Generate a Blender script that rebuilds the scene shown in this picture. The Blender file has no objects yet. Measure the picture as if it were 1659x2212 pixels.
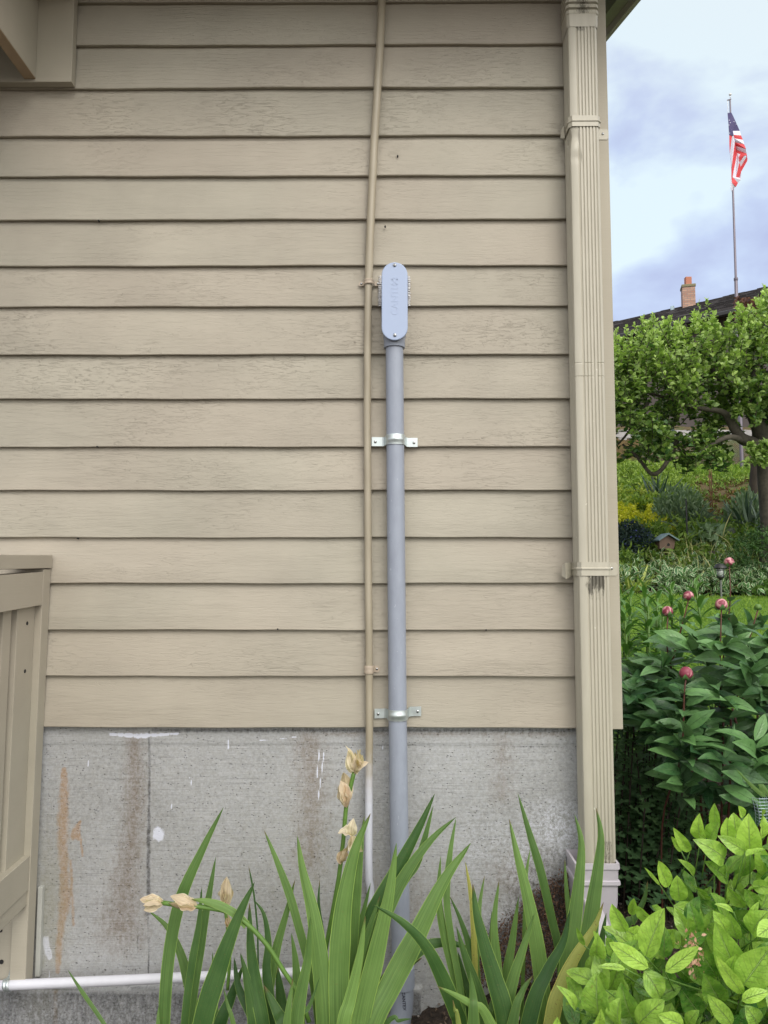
import bpy, math, random
import numpy as np
from mathutils import Vector, Matrix, noise as mnoise
random.seed(7); RNG = np.random.default_rng(7)
SC = bpy.context.scene
R_ = math.radians
# ------------------------------------------------------------------ camera
CX, CY, FPX = 829.5, 1106.0, 1661.0          # photograph measured on a 1659 x 2212 grid
CAM = Vector((0.0, -2.56, 1.304))
cam_d = bpy.data.cameras.new("camera"); cam = bpy.data.objects.new("camera", cam_d)
SC.collection.objects.link(cam); SC.camera = cam
cam_d.sensor_fit = 'VERTICAL'; cam_d.sensor_height = 36.0; cam_d.sensor_width = 27.0
cam_d.lens = FPX / 2212.0 * 36.0; cam_d.clip_start = 0.05; cam_d.clip_end = 2000
cam.location = CAM; cam.rotation_euler = (R_(90 + 4.6), 0, R_(0.36))
ROT = cam.rotation_euler.to_matrix()
# ------------------------------------------------------------------ world: overcast sky with broken cloud
wd = bpy.data.worlds.new("World"); SC.world = wd; wd.use_nodes = True
wt = wd.node_tree; wt.nodes.clear()
def wn(t, **k):
    n = wt.nodes.new(t)
    for a, b in k.items(): setattr(n, a, b)
    return n
SUN_EL, SUN_AZ = 42.0, 160.0                 # azimuth measured from +Y clockwise: behind the camera, a little to its right
w_out = wn('ShaderNodeOutputWorld'); w_bg = wn('ShaderNodeBackground'); w_bg2 = wn('ShaderNodeBackground'); w_add = wn('ShaderNodeAddShader')
sky = wn('ShaderNodeTexSky', sky_type='NISHITA', sun_disc=False, sun_elevation=R_(SUN_EL), sun_rotation=R_(SUN_AZ))
wt.links.new(sky.outputs[0], w_bg.inputs[0]); w_bg.inputs[1].default_value = 0.05
tc = wn('ShaderNodeTexCoord'); mp = wn('ShaderNodeMapping'); mp.inputs['Scale'].default_value = (1, 1, 1.7); mp.inputs['Location'].default_value = (0.35, 0.1, 0.62)
wt.links.new(tc.outputs['Generated'], mp.inputs[0])
nz = wn('ShaderNodeTexNoise'); nz.inputs['Scale'].default_value = 4.2; nz.inputs['Detail'].default_value = 6; nz.inputs['Roughness'].default_value = 0.5; nz.inputs['Distortion'].default_value = 0.15
wt.links.new(mp.outputs[0], nz.inputs['Vector'])
sep = wn('ShaderNodeSeparateXYZ'); wt.links.new(tc.outputs['Generated'], sep.inputs[0])
grad = wn('ShaderNodeMapRange'); grad.inputs['From Min'].default_value = 0.15; grad.inputs['From Max'].default_value = 0.55
grad.inputs['To Min'].default_value = -0.10; grad.inputs['To Max'].default_value = 0.07
wt.links.new(sep.outputs[2], grad.inputs[0])
ad = wn('ShaderNodeMath', operation='ADD'); wt.links.new(nz.outputs[0], ad.inputs[0]); wt.links.new(grad.outputs[0], ad.inputs[1])
rp = wn('ShaderNodeValToRGB'); e = rp.color_ramp.elements
e[0].position = 0.42; e[0].color = (0.52, 0.565, 0.80, 1); e[1].position = 0.59; e[1].color = (0.88, 1.02, 1.06, 1)
m = e.new(0.5); m.color = (0.64, 0.73, 0.94, 1)
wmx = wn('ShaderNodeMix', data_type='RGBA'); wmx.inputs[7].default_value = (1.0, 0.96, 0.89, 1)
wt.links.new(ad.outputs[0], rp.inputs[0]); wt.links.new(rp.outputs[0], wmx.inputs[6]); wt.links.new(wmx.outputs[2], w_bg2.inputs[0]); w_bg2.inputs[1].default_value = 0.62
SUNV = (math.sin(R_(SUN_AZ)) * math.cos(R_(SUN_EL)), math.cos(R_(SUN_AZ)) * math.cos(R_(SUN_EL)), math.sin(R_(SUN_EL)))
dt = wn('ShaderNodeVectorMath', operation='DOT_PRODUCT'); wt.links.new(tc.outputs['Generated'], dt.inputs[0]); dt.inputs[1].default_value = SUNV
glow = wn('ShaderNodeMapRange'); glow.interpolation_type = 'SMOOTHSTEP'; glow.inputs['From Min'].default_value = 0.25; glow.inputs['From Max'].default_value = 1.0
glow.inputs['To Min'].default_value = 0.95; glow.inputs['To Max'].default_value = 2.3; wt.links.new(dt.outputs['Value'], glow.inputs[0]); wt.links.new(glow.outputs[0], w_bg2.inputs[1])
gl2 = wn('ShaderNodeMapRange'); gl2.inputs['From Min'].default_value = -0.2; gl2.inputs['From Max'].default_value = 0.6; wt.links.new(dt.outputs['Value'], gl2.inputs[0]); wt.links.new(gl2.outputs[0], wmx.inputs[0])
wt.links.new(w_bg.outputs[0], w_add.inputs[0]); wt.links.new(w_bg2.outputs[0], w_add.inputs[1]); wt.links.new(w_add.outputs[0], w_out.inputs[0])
sd = bpy.data.lights.new("sun", 'SUN'); sun = bpy.data.objects.new("sun", sd); SC.collection.objects.link(sun)
sd.energy = 1.5; sd.angle = R_(28); sd.color = (1.0, 0.95, 0.87)
_az = R_(SUN_AZ); _sv = Vector((math.sin(_az) * math.cos(R_(SUN_EL)), math.cos(_az) * math.cos(R_(SUN_EL)), math.sin(R_(SUN_EL))))
sun.rotation_euler = _sv.to_track_quat('Z', 'Y').to_euler()
SC.view_settings.view_transform = 'Standard'; SC.view_settings.look = 'None'; SC.view_settings.exposure = -0.2; SC.view_settings.gamma = 1
SC.render.engine = 'CYCLES'; SC.cycles.use_denoising = True; SC.cycles.max_bounces = 6; SC.cycles.transparent_max_bounces = 8
SC.cycles.sample_clamp_indirect = 6
# ------------------------------------------------------------------ helpers
def ray(u, v): return ROT @ Vector(((u - CX) / FPX, -(v - CY) / FPX, -1.0))
def W(u, v, y=0.0):
    """the point of the real surface at depth y that the photograph shows at (u, v)"""
    d = ray(u, v); t = (y - CAM.y) / d.y
    return CAM + d * t
def tag(o, label=None, cat=None, group=None, kind=None):
    if label: o['label'] = label
    if cat: o['category'] = cat
    if group: o['group'] = group
    if kind: o['kind'] = kind
    return o
def thing(name, loc, label, cat, group=None):
    o = bpy.data.objects.new(name, None); SC.collection.objects.link(o); o.location = loc; o.empty_display_size = 0.05
    return tag(o, label, cat, group)
class MB:
    def __init__(s): s.v = []; s.f = []; s.m = []; s.n = 0
    def add(s, vs, fs, mi=0):
        b = s.n; s.v += [tuple(p) for p in vs]; s.n += len(vs)
        s.f += [tuple(b + i for i in f) for f in fs]; s.m += [mi] * len(fs); return s
    def box(s, a, b, mi=0, mtx=None):
        x0, y0, z0 = a; x1, y1, z1 = b
        vs = [(x0, y0, z0), (x1, y0, z0), (x1, y1, z0), (x0, y1, z0), (x0, y0, z1), (x1, y0, z1), (x1, y1, z1), (x0, y1, z1)]
        if mtx is not None: vs = [mtx @ Vector(p) for p in vs]
        return s.add(vs, [(3, 2, 1, 0), (4, 5, 6, 7), (0, 1, 5, 4), (1, 2, 6, 5), (2, 3, 7, 6), (3, 0, 4, 7)], mi)
    def hexa(s, p, mi=0):       # eight corners, bottom ring then top ring
        return s.add(p, [(3, 2, 1, 0), (4, 5, 6, 7), (0, 1, 5, 4), (1, 2, 6, 5), (2, 3, 7, 6), (3, 0, 4, 7)], mi)
    def tube(s, pts, rad, n=12, mi=0, caps=True, flat=1.0):
        pts = [Vector(p) for p in pts]; k = len(pts)
        if not hasattr(rad, '__len__'): rad = [rad] * k
        up = Vector((0, 1, 0)); vs = []
        for i, p in enumerate(pts):
            t = (pts[min(i + 1, k - 1)] - pts[max(i - 1, 0)]).normalized()
            if abs(t.dot(up)) > 0.95: up = Vector((1, 0, 0.1)).normalized()
            a = t.cross(up).normalized(); b = a.cross(t).normalized(); up = b
            for j in range(n):
                q = 2 * math.pi * j / n
                vs.append(p + a * (math.cos(q) * rad[i]) + b * (math.sin(q) * rad[i] * flat))
        fs = [(i * n + j, i * n + (j + 1) % n, (i + 1) * n + (j + 1) % n, (i + 1) * n + j) for i in range(k - 1) for j in range(n)]
        if caps: fs += [tuple(range(n))[::-1], tuple((k - 1) * n + j for j in range(n))]
        return s.add(vs, fs, mi)
    def prism(s, poly, y0, y1, mi=0):    # polygon in x,z pushed from y0 to y1 (y0 in front)
        n = len(poly); vs = [(x, y0, z) for x, z in poly] + [(x, y1, z) for x, z in poly]
        return s.add(vs, [tuple(range(n)), tuple(range(2 * n - 1, n - 1, -1))] + [(i, i + n, (i + 1) % n + n, (i + 1) % n) for i in range(n)], mi)
    def lathe(s, c, prof, n=16, mi=0):   # profile of (radius, z) about a vertical axis through c
        vs = [(c[0] + r * math.cos(2 * math.pi * j / n), c[1] + r * math.sin(2 * math.pi * j / n), c[2] + z) for r, z in prof for j in range(n)]
        k = len(prof)
        return s.add(vs, [(i * n + j, i * n + (j + 1) % n, (i + 1) * n + (j + 1) % n, (i + 1) * n + j) for i in range(k - 1) for j in range(n)]
                     + [tuple(range(n))[::-1], tuple((k - 1) * n + j for j in range(n))], mi)
    def build(s, name, mat, parent=None, smooth=False, bevel=0, seg=2, normals=True):
        me = bpy.data.meshes.new(name); me.from_pydata(s.v, [], s.f)
        for m_ in (mat if isinstance(mat, (list, tuple)) else [mat]): me.materials.append(m_)
        me.polygons.foreach_set('material_index', s.m)
        if normals:
            import bmesh
            bm = bmesh.new(); bm.from_mesh(me); bmesh.ops.recalc_face_normals(bm, faces=bm.faces[:]); bm.to_mesh(me); bm.free()
        if smooth is True: me.polygons.foreach_set('use_smooth', [True] * len(me.polygons))
        elif smooth: me.shade_auto(smooth) if hasattr(me, 'shade_auto') else None
        me.update()
        o = bpy.data.objects.new(name, me); SC.collection.objects.link(o)
        if smooth and smooth is not True:
            me.polygons.foreach_set('use_smooth', [True] * len(me.polygons))
            me.set_sharp_from_angle(angle=R_(smooth))
        if bevel:
            b = o.modifiers.new('bevel', 'BEVEL'); b.width = bevel; b.segments = seg; b.limit_method = 'ANGLE'; b.angle_limit = R_(40)
            me.polygons.foreach_set('use_smooth', [True] * len(me.polygons)); b.harden_normals = True
        if parent: put(o, parent)
        return o
def put(o, parent):
    o.parent = parent
    off = Vector((0, 0, 0)); p = parent
    while p is not None: off += p.location; p = p.parent
    o.location = -off                     # parts are modelled in world coordinates
    return o
def npmesh(name, V, F, mat, parent=None, tone=None, uv=None, smooth=True):
    """V (n,3), F (m,4) int arrays; tone per vertex (n,) or (n,3); uv per vertex"""
    me = bpy.data.meshes.new(name); n, m_ = len(V), len(F); k = F.shape[1]
    me.vertices.add(n); me.vertices.foreach_set('co', V.astype(np.float32).ravel())
    me.loops.add(m_ * k); me.loops.foreach_set('vertex_index', F.astype(np.int32).ravel())
    me.polygons.add(m_); me.polygons.foreach_set('loop_start', np.arange(0, m_ * k, k, dtype=np.int32))
    me.polygons.foreach_set('use_smooth', np.full(m_, smooth)); me.update(calc_edges=True)
    if tone is not None:
        t = np.ones((n, 4), np.float32)
        if tone.ndim == 1: t[:, :3] = tone[:, None]
        else: t[:, :3] = tone
        a = me.color_attributes.new('tone', 'FLOAT_COLOR', 'POINT'); a.data.foreach_set('color', t.ravel())
    if uv is not None:
        l = me.uv_layers.new(name='UVMap'); l.data.foreach_set('uv', uv.astype(np.float32)[F.ravel()].ravel())
    me.materials.append(mat)
    o = bpy.data.objects.new(name, me); SC.collection.objects.link(o)
    if parent: put(o, parent)
    return o
def unit(a): return a / (np.linalg.norm(a, axis=-1, keepdims=True) + 1e-9)
PROF = {
 'ovate': lambda s: np.sin(np.pi * np.clip(s, 0, 1) ** 0.84) ** 0.66 * (1 - 0.25 * s ** 5),
 'lance': lambda s: np.sin(np.pi * s ** 0.85) ** 0.9,
 'blade': lambda s: np.minimum(1, 0.55 + s * 0.9) * np.clip((1 - s) * 2.6, 0, 1) ** 0.8,
 'lobed': lambda s: np.clip(np.sin(np.pi * s ** 0.8), 0, 1) ** 0.7 * (0.55 + 0.45 * np.cos(s * 6 * np.pi + 2.6)) + 0.06 * (s < 0.98),
}
def leaves(name, B, T, width, N, mat, parent=None, prof='ovate', fold=0.12, arch=0.08, tone=None, ns=6, nt=1, wav=0.0):
    """many leaves in one mesh: base points B, tips T, normals N (n,3)"""
    B = np.asarray(B, float); T = np.asarray(T, float); n = len(B); N = np.asarray(N, float)
    width = np.broadcast_to(np.asarray(width, float), (n,)); ax = T - B; L = np.linalg.norm(ax, axis=1)
    sd_ = unit(np.cross(ax, N)); nn = unit(np.cross(sd_, ax))
    fold = np.broadcast_to(fold, (n,)); arch = np.broadcast_to(arch, (n,))
    s = np.linspace(0, 1, ns + 1); t = np.linspace(-1, 1, 2 * nt + 1); pf = PROF[prof](s); pf[-1] = 0.02
    S, Tt = np.meshgrid(s, t, indexing='ij'); PF = np.repeat(pf[:, None], len(t), 1)
    ph = RNG.uniform(0, 6.28, n)
    P = (B[:, None, None, :] + ax[:, None, None, :] * S[None, :, :, None]
         + sd_[:, None, None, :] * (width[:, None, None] * 0.5 * PF * Tt)[..., None]
         + nn[:, None, None, :] * (fold[:, None, None] * width[:, None, None] * np.abs(Tt) * PF
            + arch[:, None, None] * L[:, None, None] * 4 * S * (1 - S)
            + wav * width[:, None, None] * PF * np.abs(Tt) * np.sin(S * 14 + Tt * 2 + ph[:, None, None]))[..., None])
    V = P.reshape(-1, 3); c = len(t); k = (ns + 1) * c
    base = np.array([[i * c + j, i * c + j + 1, (i + 1) * c + j + 1, (i + 1) * c + j] for i in range(ns) for j in range(c - 1)])
    F = (base[None] + (np.arange(n) * k)[:, None, None]).reshape(-1, 4)
    uv = np.stack([np.broadcast_to(Tt * 0.5 + 0.5, (n,) + Tt.shape).ravel(), np.broadcast_to(S, (n,) + S.shape).ravel()], 1)
    if tone is None: tone = RNG.uniform(0, 1, n)
    tn = np.zeros((n, k, 3)); tn[..., 0] = np.asarray(tone)[:, None]; tn[..., 1] = RNG.uniform(0, 1, n)[:, None]
    tn[..., 2] = np.minimum(1, L / 0.3)[:, None]
    return npmesh(name, V, F, mat, parent, tn.reshape(-1, 3), uv)
def rdir(n, up=0.0, spread=1.0):
    d = RNG.normal(size=(n, 3)) * spread; d[:, 2] += up; return unit(d)
# ------------------------------------------------------------------ materials
class NT:
    def __init__(s, name):
        s.m = bpy.data.materials.new(name); s.m.use_nodes = True; s.t = s.m.node_tree; s.t.nodes.clear()
        s.out = s.n('ShaderNodeOutputMaterial'); s.b = s.n('ShaderNodeBsdfPrincipled'); s.t.links.new(s.b.outputs[0], s.out.inputs[0])
    def n(s, t, **k):
        x = s.t.nodes.new(t)
        for a, b in k.items(): setattr(x, a, b)
        return x
    def set(s, sock, v):
        if hasattr(v, 'links') or hasattr(v, 'is_output'): s.t.links.new(v, sock)
        elif isinstance(v, (tuple, list)) and len(v) == 3 and sock.type == 'RGBA': sock.default_value = (*v, 1)
        else: sock.default_value = v
    def P(s, **k):
        for a, v in k.items(): s.set(s.b.inputs[a.replace('_', ' ')], v)
        return s
    def obj(s, scale=(1, 1, 1), off=None, src='Object'):
        t = s.n('ShaderNodeTexCoord').outputs[src]; m_ = s.n('ShaderNodeMapping'); s.set(m_.inputs[0], t); m_.inputs['Scale'].default_value = scale
        if off is not None: s.set(m_.inputs['Location'], off)
        return m_.outputs[0]
    def noise(s, vec, scale, detail=3, rough=0.5, dist=0.0):
        x = s.n('ShaderNodeTexNoise'); s.set(x.inputs['Vector'], vec); x.inputs['Scale'].default_value = scale
        x.inputs['Detail'].default_value = detail; x.inputs['Roughness'].default_value = rough; x.inputs['Distortion'].default_value = dist
        return x.outputs[0]
    def voro(s, vec, scale, feat='F1', rnd=1.0):
        x = s.n('ShaderNodeTexVoronoi', feature=feat); s.set(x.inputs['Vector'], vec); x.inputs['Scale'].default_value = scale; x.inputs['Randomness'].default_value = rnd
        return x.outputs[0]
    def math(s, op, a, b=0.0, c=None, clamp=False):
        x = s.n('ShaderNodeMath', operation=op, use_clamp=clamp); s.set(x.inputs[0], a); s.set(x.inputs[1], b)
        if c is not None: s.set(x.inputs[2], c)
        return x.outputs[0]
    def rng(s, v, a, b, c=0.0, d=1.0, smooth=False):
        x = s.n('ShaderNodeMapRange'); x.interpolation_type = 'SMOOTHSTEP' if smooth else 'LINEAR'
        for i, q in enumerate((v, a, b, c, d)): s.set(x.inputs[i], q)
        return x.outputs[0]
    def mix(s, f, a, b, blend='MIX'):
        x = s.n('ShaderNodeMix', data_type='RGBA', blend_type=blend); s.set(x.inputs[0], f); s.set(x.inputs[6], a); s.set(x.inputs[7], b)
        return x.outputs[2]
    def attr(s, name='tone'):
        a = s.n('ShaderNodeAttribute', attribute_name=name); q = s.n('ShaderNodeSeparateColor'); s.set(q.inputs[0], a.outputs['Color'])
        return q.outputs
    def bump(s, h, strength=0.5, dist=0.002, nrm=None):
        x = s.n('ShaderNodeBump'); s.set(x.inputs['Height'], h); x.inputs['Strength'].default_value = strength; x.inputs['Distance'].default_value = dist
        if nrm is not None: s.set(x.inputs['Normal'], nrm)
        s.set(s.b.inputs['Normal'], x.outputs[0]); return x.outputs[0]
def simple(name, col, rough=0.5, metal=0.0, var=0.12, scale=30, bump=0.1, spec=0.5):
    t = NT(name); v = t.obj(); n1 = t.noise(v, scale, 5, 0.6); n2 = t.noise(v, scale * 0.12, 3)
    k = t.math('ADD', t.math('MULTIPLY', n1, 0.5), t.math('MULTIPLY', n2, 0.5))
    c = t.mix(t.rng(k, 0.3, 0.7), tuple(x * (1 - var) for x in col), tuple(min(1, x * (1 + var)) for x in col))
    t.P(Base_Color=c, Roughness=t.rng(n1, 0.2, 0.8, rough - 0.08, min(1, rough + 0.08)), Metallic=metal); t.b.inputs['Specular IOR Level'].default_value = spec
    if bump: t.bump(n1, bump, 0.002)
    return t.m
def wood_paint(name, col, grain=1.0):
    """painted rough-sawn siding: raised grain, small checks, chips"""
    t = NT(name); a = t.attr('tone')
    off = t.n('ShaderNodeCombineXYZ'); t.set(off.inputs[0], t.math('MULTIPLY', a[0], 37.0)); t.set(off.inputs[1], t.math('MULTIPLY', a[1], 19.0)); t.set(off.inputs[2], t.math('MULTIPLY', a[0], 53.0))
    v0 = t.obj((1, 1, 1), off.outputs[0])
    big = t.noise(t.obj((1.1, 1, 5), off.outputs[0]), 1.3, 2, 0.5, 0.6)
    # cathedral grain: rings of a stretched, warped field
    rings = t.n('ShaderNodeTexWave', wave_type='BANDS', bands_direction='Z', wave_profile='SAW'); t.set(rings.inputs['Vector'], t.obj((0.22, 1, 1.0), off.outputs[0]))
    rings.inputs['Scale'].default_value = 22; rings.inputs['Distortion'].default_value = 9.0; rings.inputs['Detail'].default_value = 3; rings.inputs['Detail Scale'].default_value = 1.1
    fine = t.noise(t.obj((14, 1, 170), off.outputs[0]), 1.0, 4, 0.7, 0.4)
    crk = t.noise(t.obj((24, 1, 150), off.outputs[0]), 1.0, 4, 0.68, 1.0)
    msk = t.rng(t.noise(t.obj((1.6, 1, 3.0), off.outputs[0]), 1.6, 2), 0.46, 0.62, 0, 1, True)
    msk2 = t.rng(a[2], 0.0, 1.0, -0.25, 1.0)
    mk = t.math('MAXIMUM', t.math('MULTIPLY', t.math('ADD', t.math('MULTIPLY', msk, 0.5), 0.4), t.math('ADD', msk2, 0.25), clamp=True), 0.10)
    ringh = t.math('MULTIPLY', rings.outputs['Fac'], t.rng(big, 0.42, 0.62, 0, 1, True))
    cr = t.math('MULTIPLY', t.rng(crk, 0.52, 0.63, 0, 1, True), mk)
    chip = t.math('MULTIPLY', t.rng(t.noise(t.obj((70, 1, 130), off.outputs[0]), 1, 4, 0.7), 0.63, 0.70, 0, 1, True), mk)
    h = t.math('SUBTRACT', t.math('ADD', t.math('MULTIPLY', fine, 0.35), t.math('MULTIPLY', ringh, 0.28)), t.math('ADD', t.math('MULTIPLY', cr, 0.34), t.math('MULTIPLY', chip, 0.5)))
    dark = tuple(x * 0.86 for x in col); lite = tuple(min(1, x * 1.08) for x in col)
    c = t.mix(t.rng(t.noise(v0, 2.2, 4, 0.6), 0.3, 0.7), dark, lite)
    c = t.mix(t.math('MULTIPLY', t.math('ADD', t.math('MULTIPLY', cr, 0.35), chip, clamp=True), 0.06), c, tuple(x * 0.5 for x in col))
    # paint is a touch pinker in places
    c = t.mix(t.rng(t.noise(v0, 0.9, 2), 0.4, 0.6, 0, 0.35), c, (col[0] * 1.05, col[1] * 0.96, col[2] * 0.97))
    t.P(Base_Color=c, Roughness=0.62); t.b.inputs['Specular IOR Level'].default_value = 0.35
    t.bump(h, 0.9 * grain, 0.0036); return t.m
def leafmat(name, c0, c1, vein=None, rough=0.42, trans=0.3, stripe=0, margin=None, spots=0, spec=0.4, bumpy=0.4, back=None):
    """c0..c1 by the leaf's own tone; veins, ribs or a pale margin from the leaf's own UV"""
    t = NT(name); a = t.attr('tone'); uvn = t.n('ShaderNodeTexCoord').outputs['UV']; sp = t.n('ShaderNodeSeparateXYZ'); t.set(sp.inputs[0], uvn)
    U, V = sp.outputs[0], sp.outputs[1]; ob = t.obj()
    blotch = t.noise(ob, 60 if not stripe else 18, 3); bl_ = 0.18 if not stripe else 0.07; c = t.mix(t.math('ADD', a[0], t.rng(blotch, 0.3, 0.7, -bl_, bl_), clamp=True), c0, c1)
    d = t.math('ABSOLUTE', t.math('SUBTRACT', U, 0.5)); h = None
    if stripe:
        cv = t.n('ShaderNodeCombineXYZ'); t.set(cv.inputs[0], t.math('ADD', t.math('MULTIPLY', U, float(stripe)), t.math('MULTIPLY', a[1], 50))); t.set(cv.inputs[1], t.math('MULTIPLY', V, 1.5))
        ln = t.noise(cv.outputs[0], 1.0, 2, 0.6)
        c = t.mix(t.rng(ln, 0.35, 0.65, 0, 0.5), c, tuple(x * 0.6 for x in c0)); h = ln
        c = t.mix(t.math('MULTIPLY', t.rng(V, 0.0, 0.05, 0.9, 0, True), t.rng(a[1], 0.5, 0.6)), c, (0.20, 0.12, 0.06))
        edge = t.rng(d, 0.455, 0.5, 0, 0.55); c = t.mix(edge, c, (min(1, c1[0] * 1.9), min(1, c1[1] * 1.6), c1[2] * 1.3))
    if vein:
        mid = t.rng(d, 0.0, 0.035, 1, 0, True)
        q = t.math('ADD', t.math('MULTIPLY', V, 7.0), t.math('MULTIPLY', d, -4.5)); fr = t.math('ABSOLUTE', t.math('SUBTRACT', t.math('FRACT', t.math('ADD', q, t.math('MULTIPLY', a[1], 3.0))), 0.5))
        sv = t.math('MULTIPLY', t.rng(fr, 0.0, 0.09, 1, 0, True), t.rng(d, 0.0, 0.45, 0.75, 0.15))
        vv = t.math('MAXIMUM', mid, t.math('MULTIPLY', sv, 0.6)); c = t.mix(t.math('MULTIPLY', vv, 0.75), c, vein)
        h = t.math('SUBTRACT', t.math('MULTIPLY', t.noise(ob, 160, 2), 0.5), vv)
    if margin: c = t.mix(t.rng(t.math('ADD', d, t.rng(blotch, 0.3, 0.7, -0.05, 0.05)), 0.30, 0.36), c, margin)
    if spots: c = t.mix(t.math('MULTIPLY', t.rng(t.noise(ob, 210, 2), 0.66, 0.70), spots), c, (0.20, 0.13, 0.05))
    if back:
        g = t.n('ShaderNodeNewGeometry'); c = t.mix(t.math('MULTIPLY', g.outputs['Backfacing'], 0.75), c, back)
    t.P(Base_Color=c, Roughness=t.rng(blotch, 0.3, 0.7, rough - 0.07, rough + 0.1)); t.b.inputs['Specular IOR Level'].default_value = spec
    if h is not None: t.bump(h, bumpy, 0.002 if not vein else 0.0035)
    if trans:
        tr = t.n('ShaderNodeBsdfTranslucent'); t.set(tr.inputs[0], t.mix(1.0, c, (0.95, 1.08, 0.55), 'MULTIPLY'))
        mx = t.n('ShaderNodeMixShader'); mx.inputs[0].default_value = trans; t.t.links.new(t.b.outputs[0], mx.inputs[1]); t.t.links.new(tr.outputs[0], mx.inputs[2]); t.t.links.new(mx.outputs[0], t.out.inputs[0])
    return t.m
TAN = (0.408, 0.380, 0.314); TRIM = (0.43, 0.405, 0.315)
M = {}
M['siding'] = wood_paint('painted_siding', TAN)
M['trimwood'] = wood_paint('painted_trim', (0.408, 0.387, 0.314), 0.3)
M['deckwood'] = wood_paint('painted_deck_wood', (0.395, 0.368, 0.30), 0.35)
M['dark_soffit'] = simple('soffit_paint', (0.16, 0.14, 0.11), 0.7)
M['joist_under'] = simple('bare_joist', (0.36, 0.27, 0.18), 0.7)
M['galv'] = simple('galvanised_steel', (0.56, 0.62, 0.63), 0.42, 0.75, 0.2, 40, 0.0)
M['screw'] = simple('screw_steel', (0.55, 0.56, 0.57), 0.25, 1.0, 0.1, 200, 0.1)
M['dark'] = simple('dark_gap', (0.02, 0.02, 0.02), 0.9)
M['white'] = simple('white_pvc', (0.66, 0.67, 0.74), 0.35, 0, 0.05, 40, 0.03)
M['caulk'] = simple('white_caulk', (0.74, 0.74, 0.76), 0.5, 0, 0.05, 90, 0.4)
M['ink'] = simple('black_print', (0.03, 0.03, 0.05), 0.5)
M['ink_faint'] = simple('faded_print', (0.10, 0.11, 0.14), 0.6)
def grey_pvc():
    t = NT('grey_pvc'); v = t.obj(); s1 = t.noise(t.obj((6, 6, 2.0)), 6, 4, 0.6); a = t.rng(s1, 0.35, 0.68)
    c = t.mix(a, (0.275, 0.305, 0.375), (0.31, 0.345, 0.42))
    scuff = t.rng(t.noise(t.obj((30, 30, 9)), 4, 4, 0.7), 0.66, 0.72)
    c = t.mix(t.math('MULTIPLY', scuff, 0.5), c, (0.16, 0.17, 0.21))
    sc2 = t.rng(t.noise(t.obj((60, 60, 14), (4, 2, 1)), 3, 3, 0.6), 0.70, 0.73); c = t.mix(t.math('MULTIPLY', sc2, 0.7), c, (0.55, 0.58, 0.64))
    t.P(Base_Color=c, Roughness=0.42); t.bump(s1, 0.05, 0.002); return t.m
M['pvc'] = grey_pvc()
M['pvc_cover'] = simple('grey_cover', (0.36, 0.44, 0.62), 0.40, 0, 0.04, 9, 0.02)
def two_tone():
    t = NT('painted_thin_pipe'); v = t.obj(); sp = t.n('ShaderNodeSeparateXYZ'); t.set(sp.inputs[0], v)
    z0 = W(797, 1665, -0.03).z
    k = t.rng(t.math('ADD', sp.outputs[2], t.rng(t.noise(v, 40, 3), 0.3, 0.7, -0.02, 0.02)), z0 - 0.13, z0 + 0.08, 0, 1, True)
    c = t.mix(k, (0.60, 0.62, 0.70), t.mix(t.rng(t.noise(t.obj((8, 8, 1.2)), 5, 3), 0.35, 0.65), (0.33, 0.29, 0.215), (0.40, 0.355, 0.27)))
    t.P(Base_Color=c, Roughness=0.42); t.bump(t.noise(t.obj((20, 20, 5)), 4, 3), 0.12, 0.002); return t.m
M['thinpipe'] = two_tone()
M['thin_strap'] = simple('painted_strap', (0.43, 0.36, 0.285), 0.45)
def spout():
    t = NT('painted_downspout'); a = t.attr('tone'); v = t.obj(); n1 = t.noise(t.obj((30, 30, 4)), 2, 4, 0.6)
    c = t.mix(t.rng(n1, 0.3, 0.7), (0.43, 0.405, 0.33), (0.48, 0.455, 0.375))
    mott = t.rng(t.math('ADD', t.math('MULTIPLY', t.noise(t.obj((260, 260, 90)), 1, 4, 0.7), 0.8), t.math('MULTIPLY', a[0], 0.75)), 0.62, 0.92, 0, 1, True)
    c = t.mix(t.math('MULTIPLY', mott, t.rng(a[0], 0, 0.25, 0, 0.85)), c, (0.06, 0.055, 0.04))
    chips = t.rng(t.noise(t.obj((50, 50, 22)), 1.5, 3, 0.6), 0.735, 0.75); c = t.mix(chips, c, (0.72, 0.70, 0.62))
    t.P(Base_Color=c, Roughness=0.40); t.bump(n1, 0.12, 0.003); return t.m
M['spout'] = spout()
M['boot'] = simple('lavender_white_vinyl', (0.53, 0.50, 0.55), 0.42, 0, 0.08, 35, 0.12)
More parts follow.
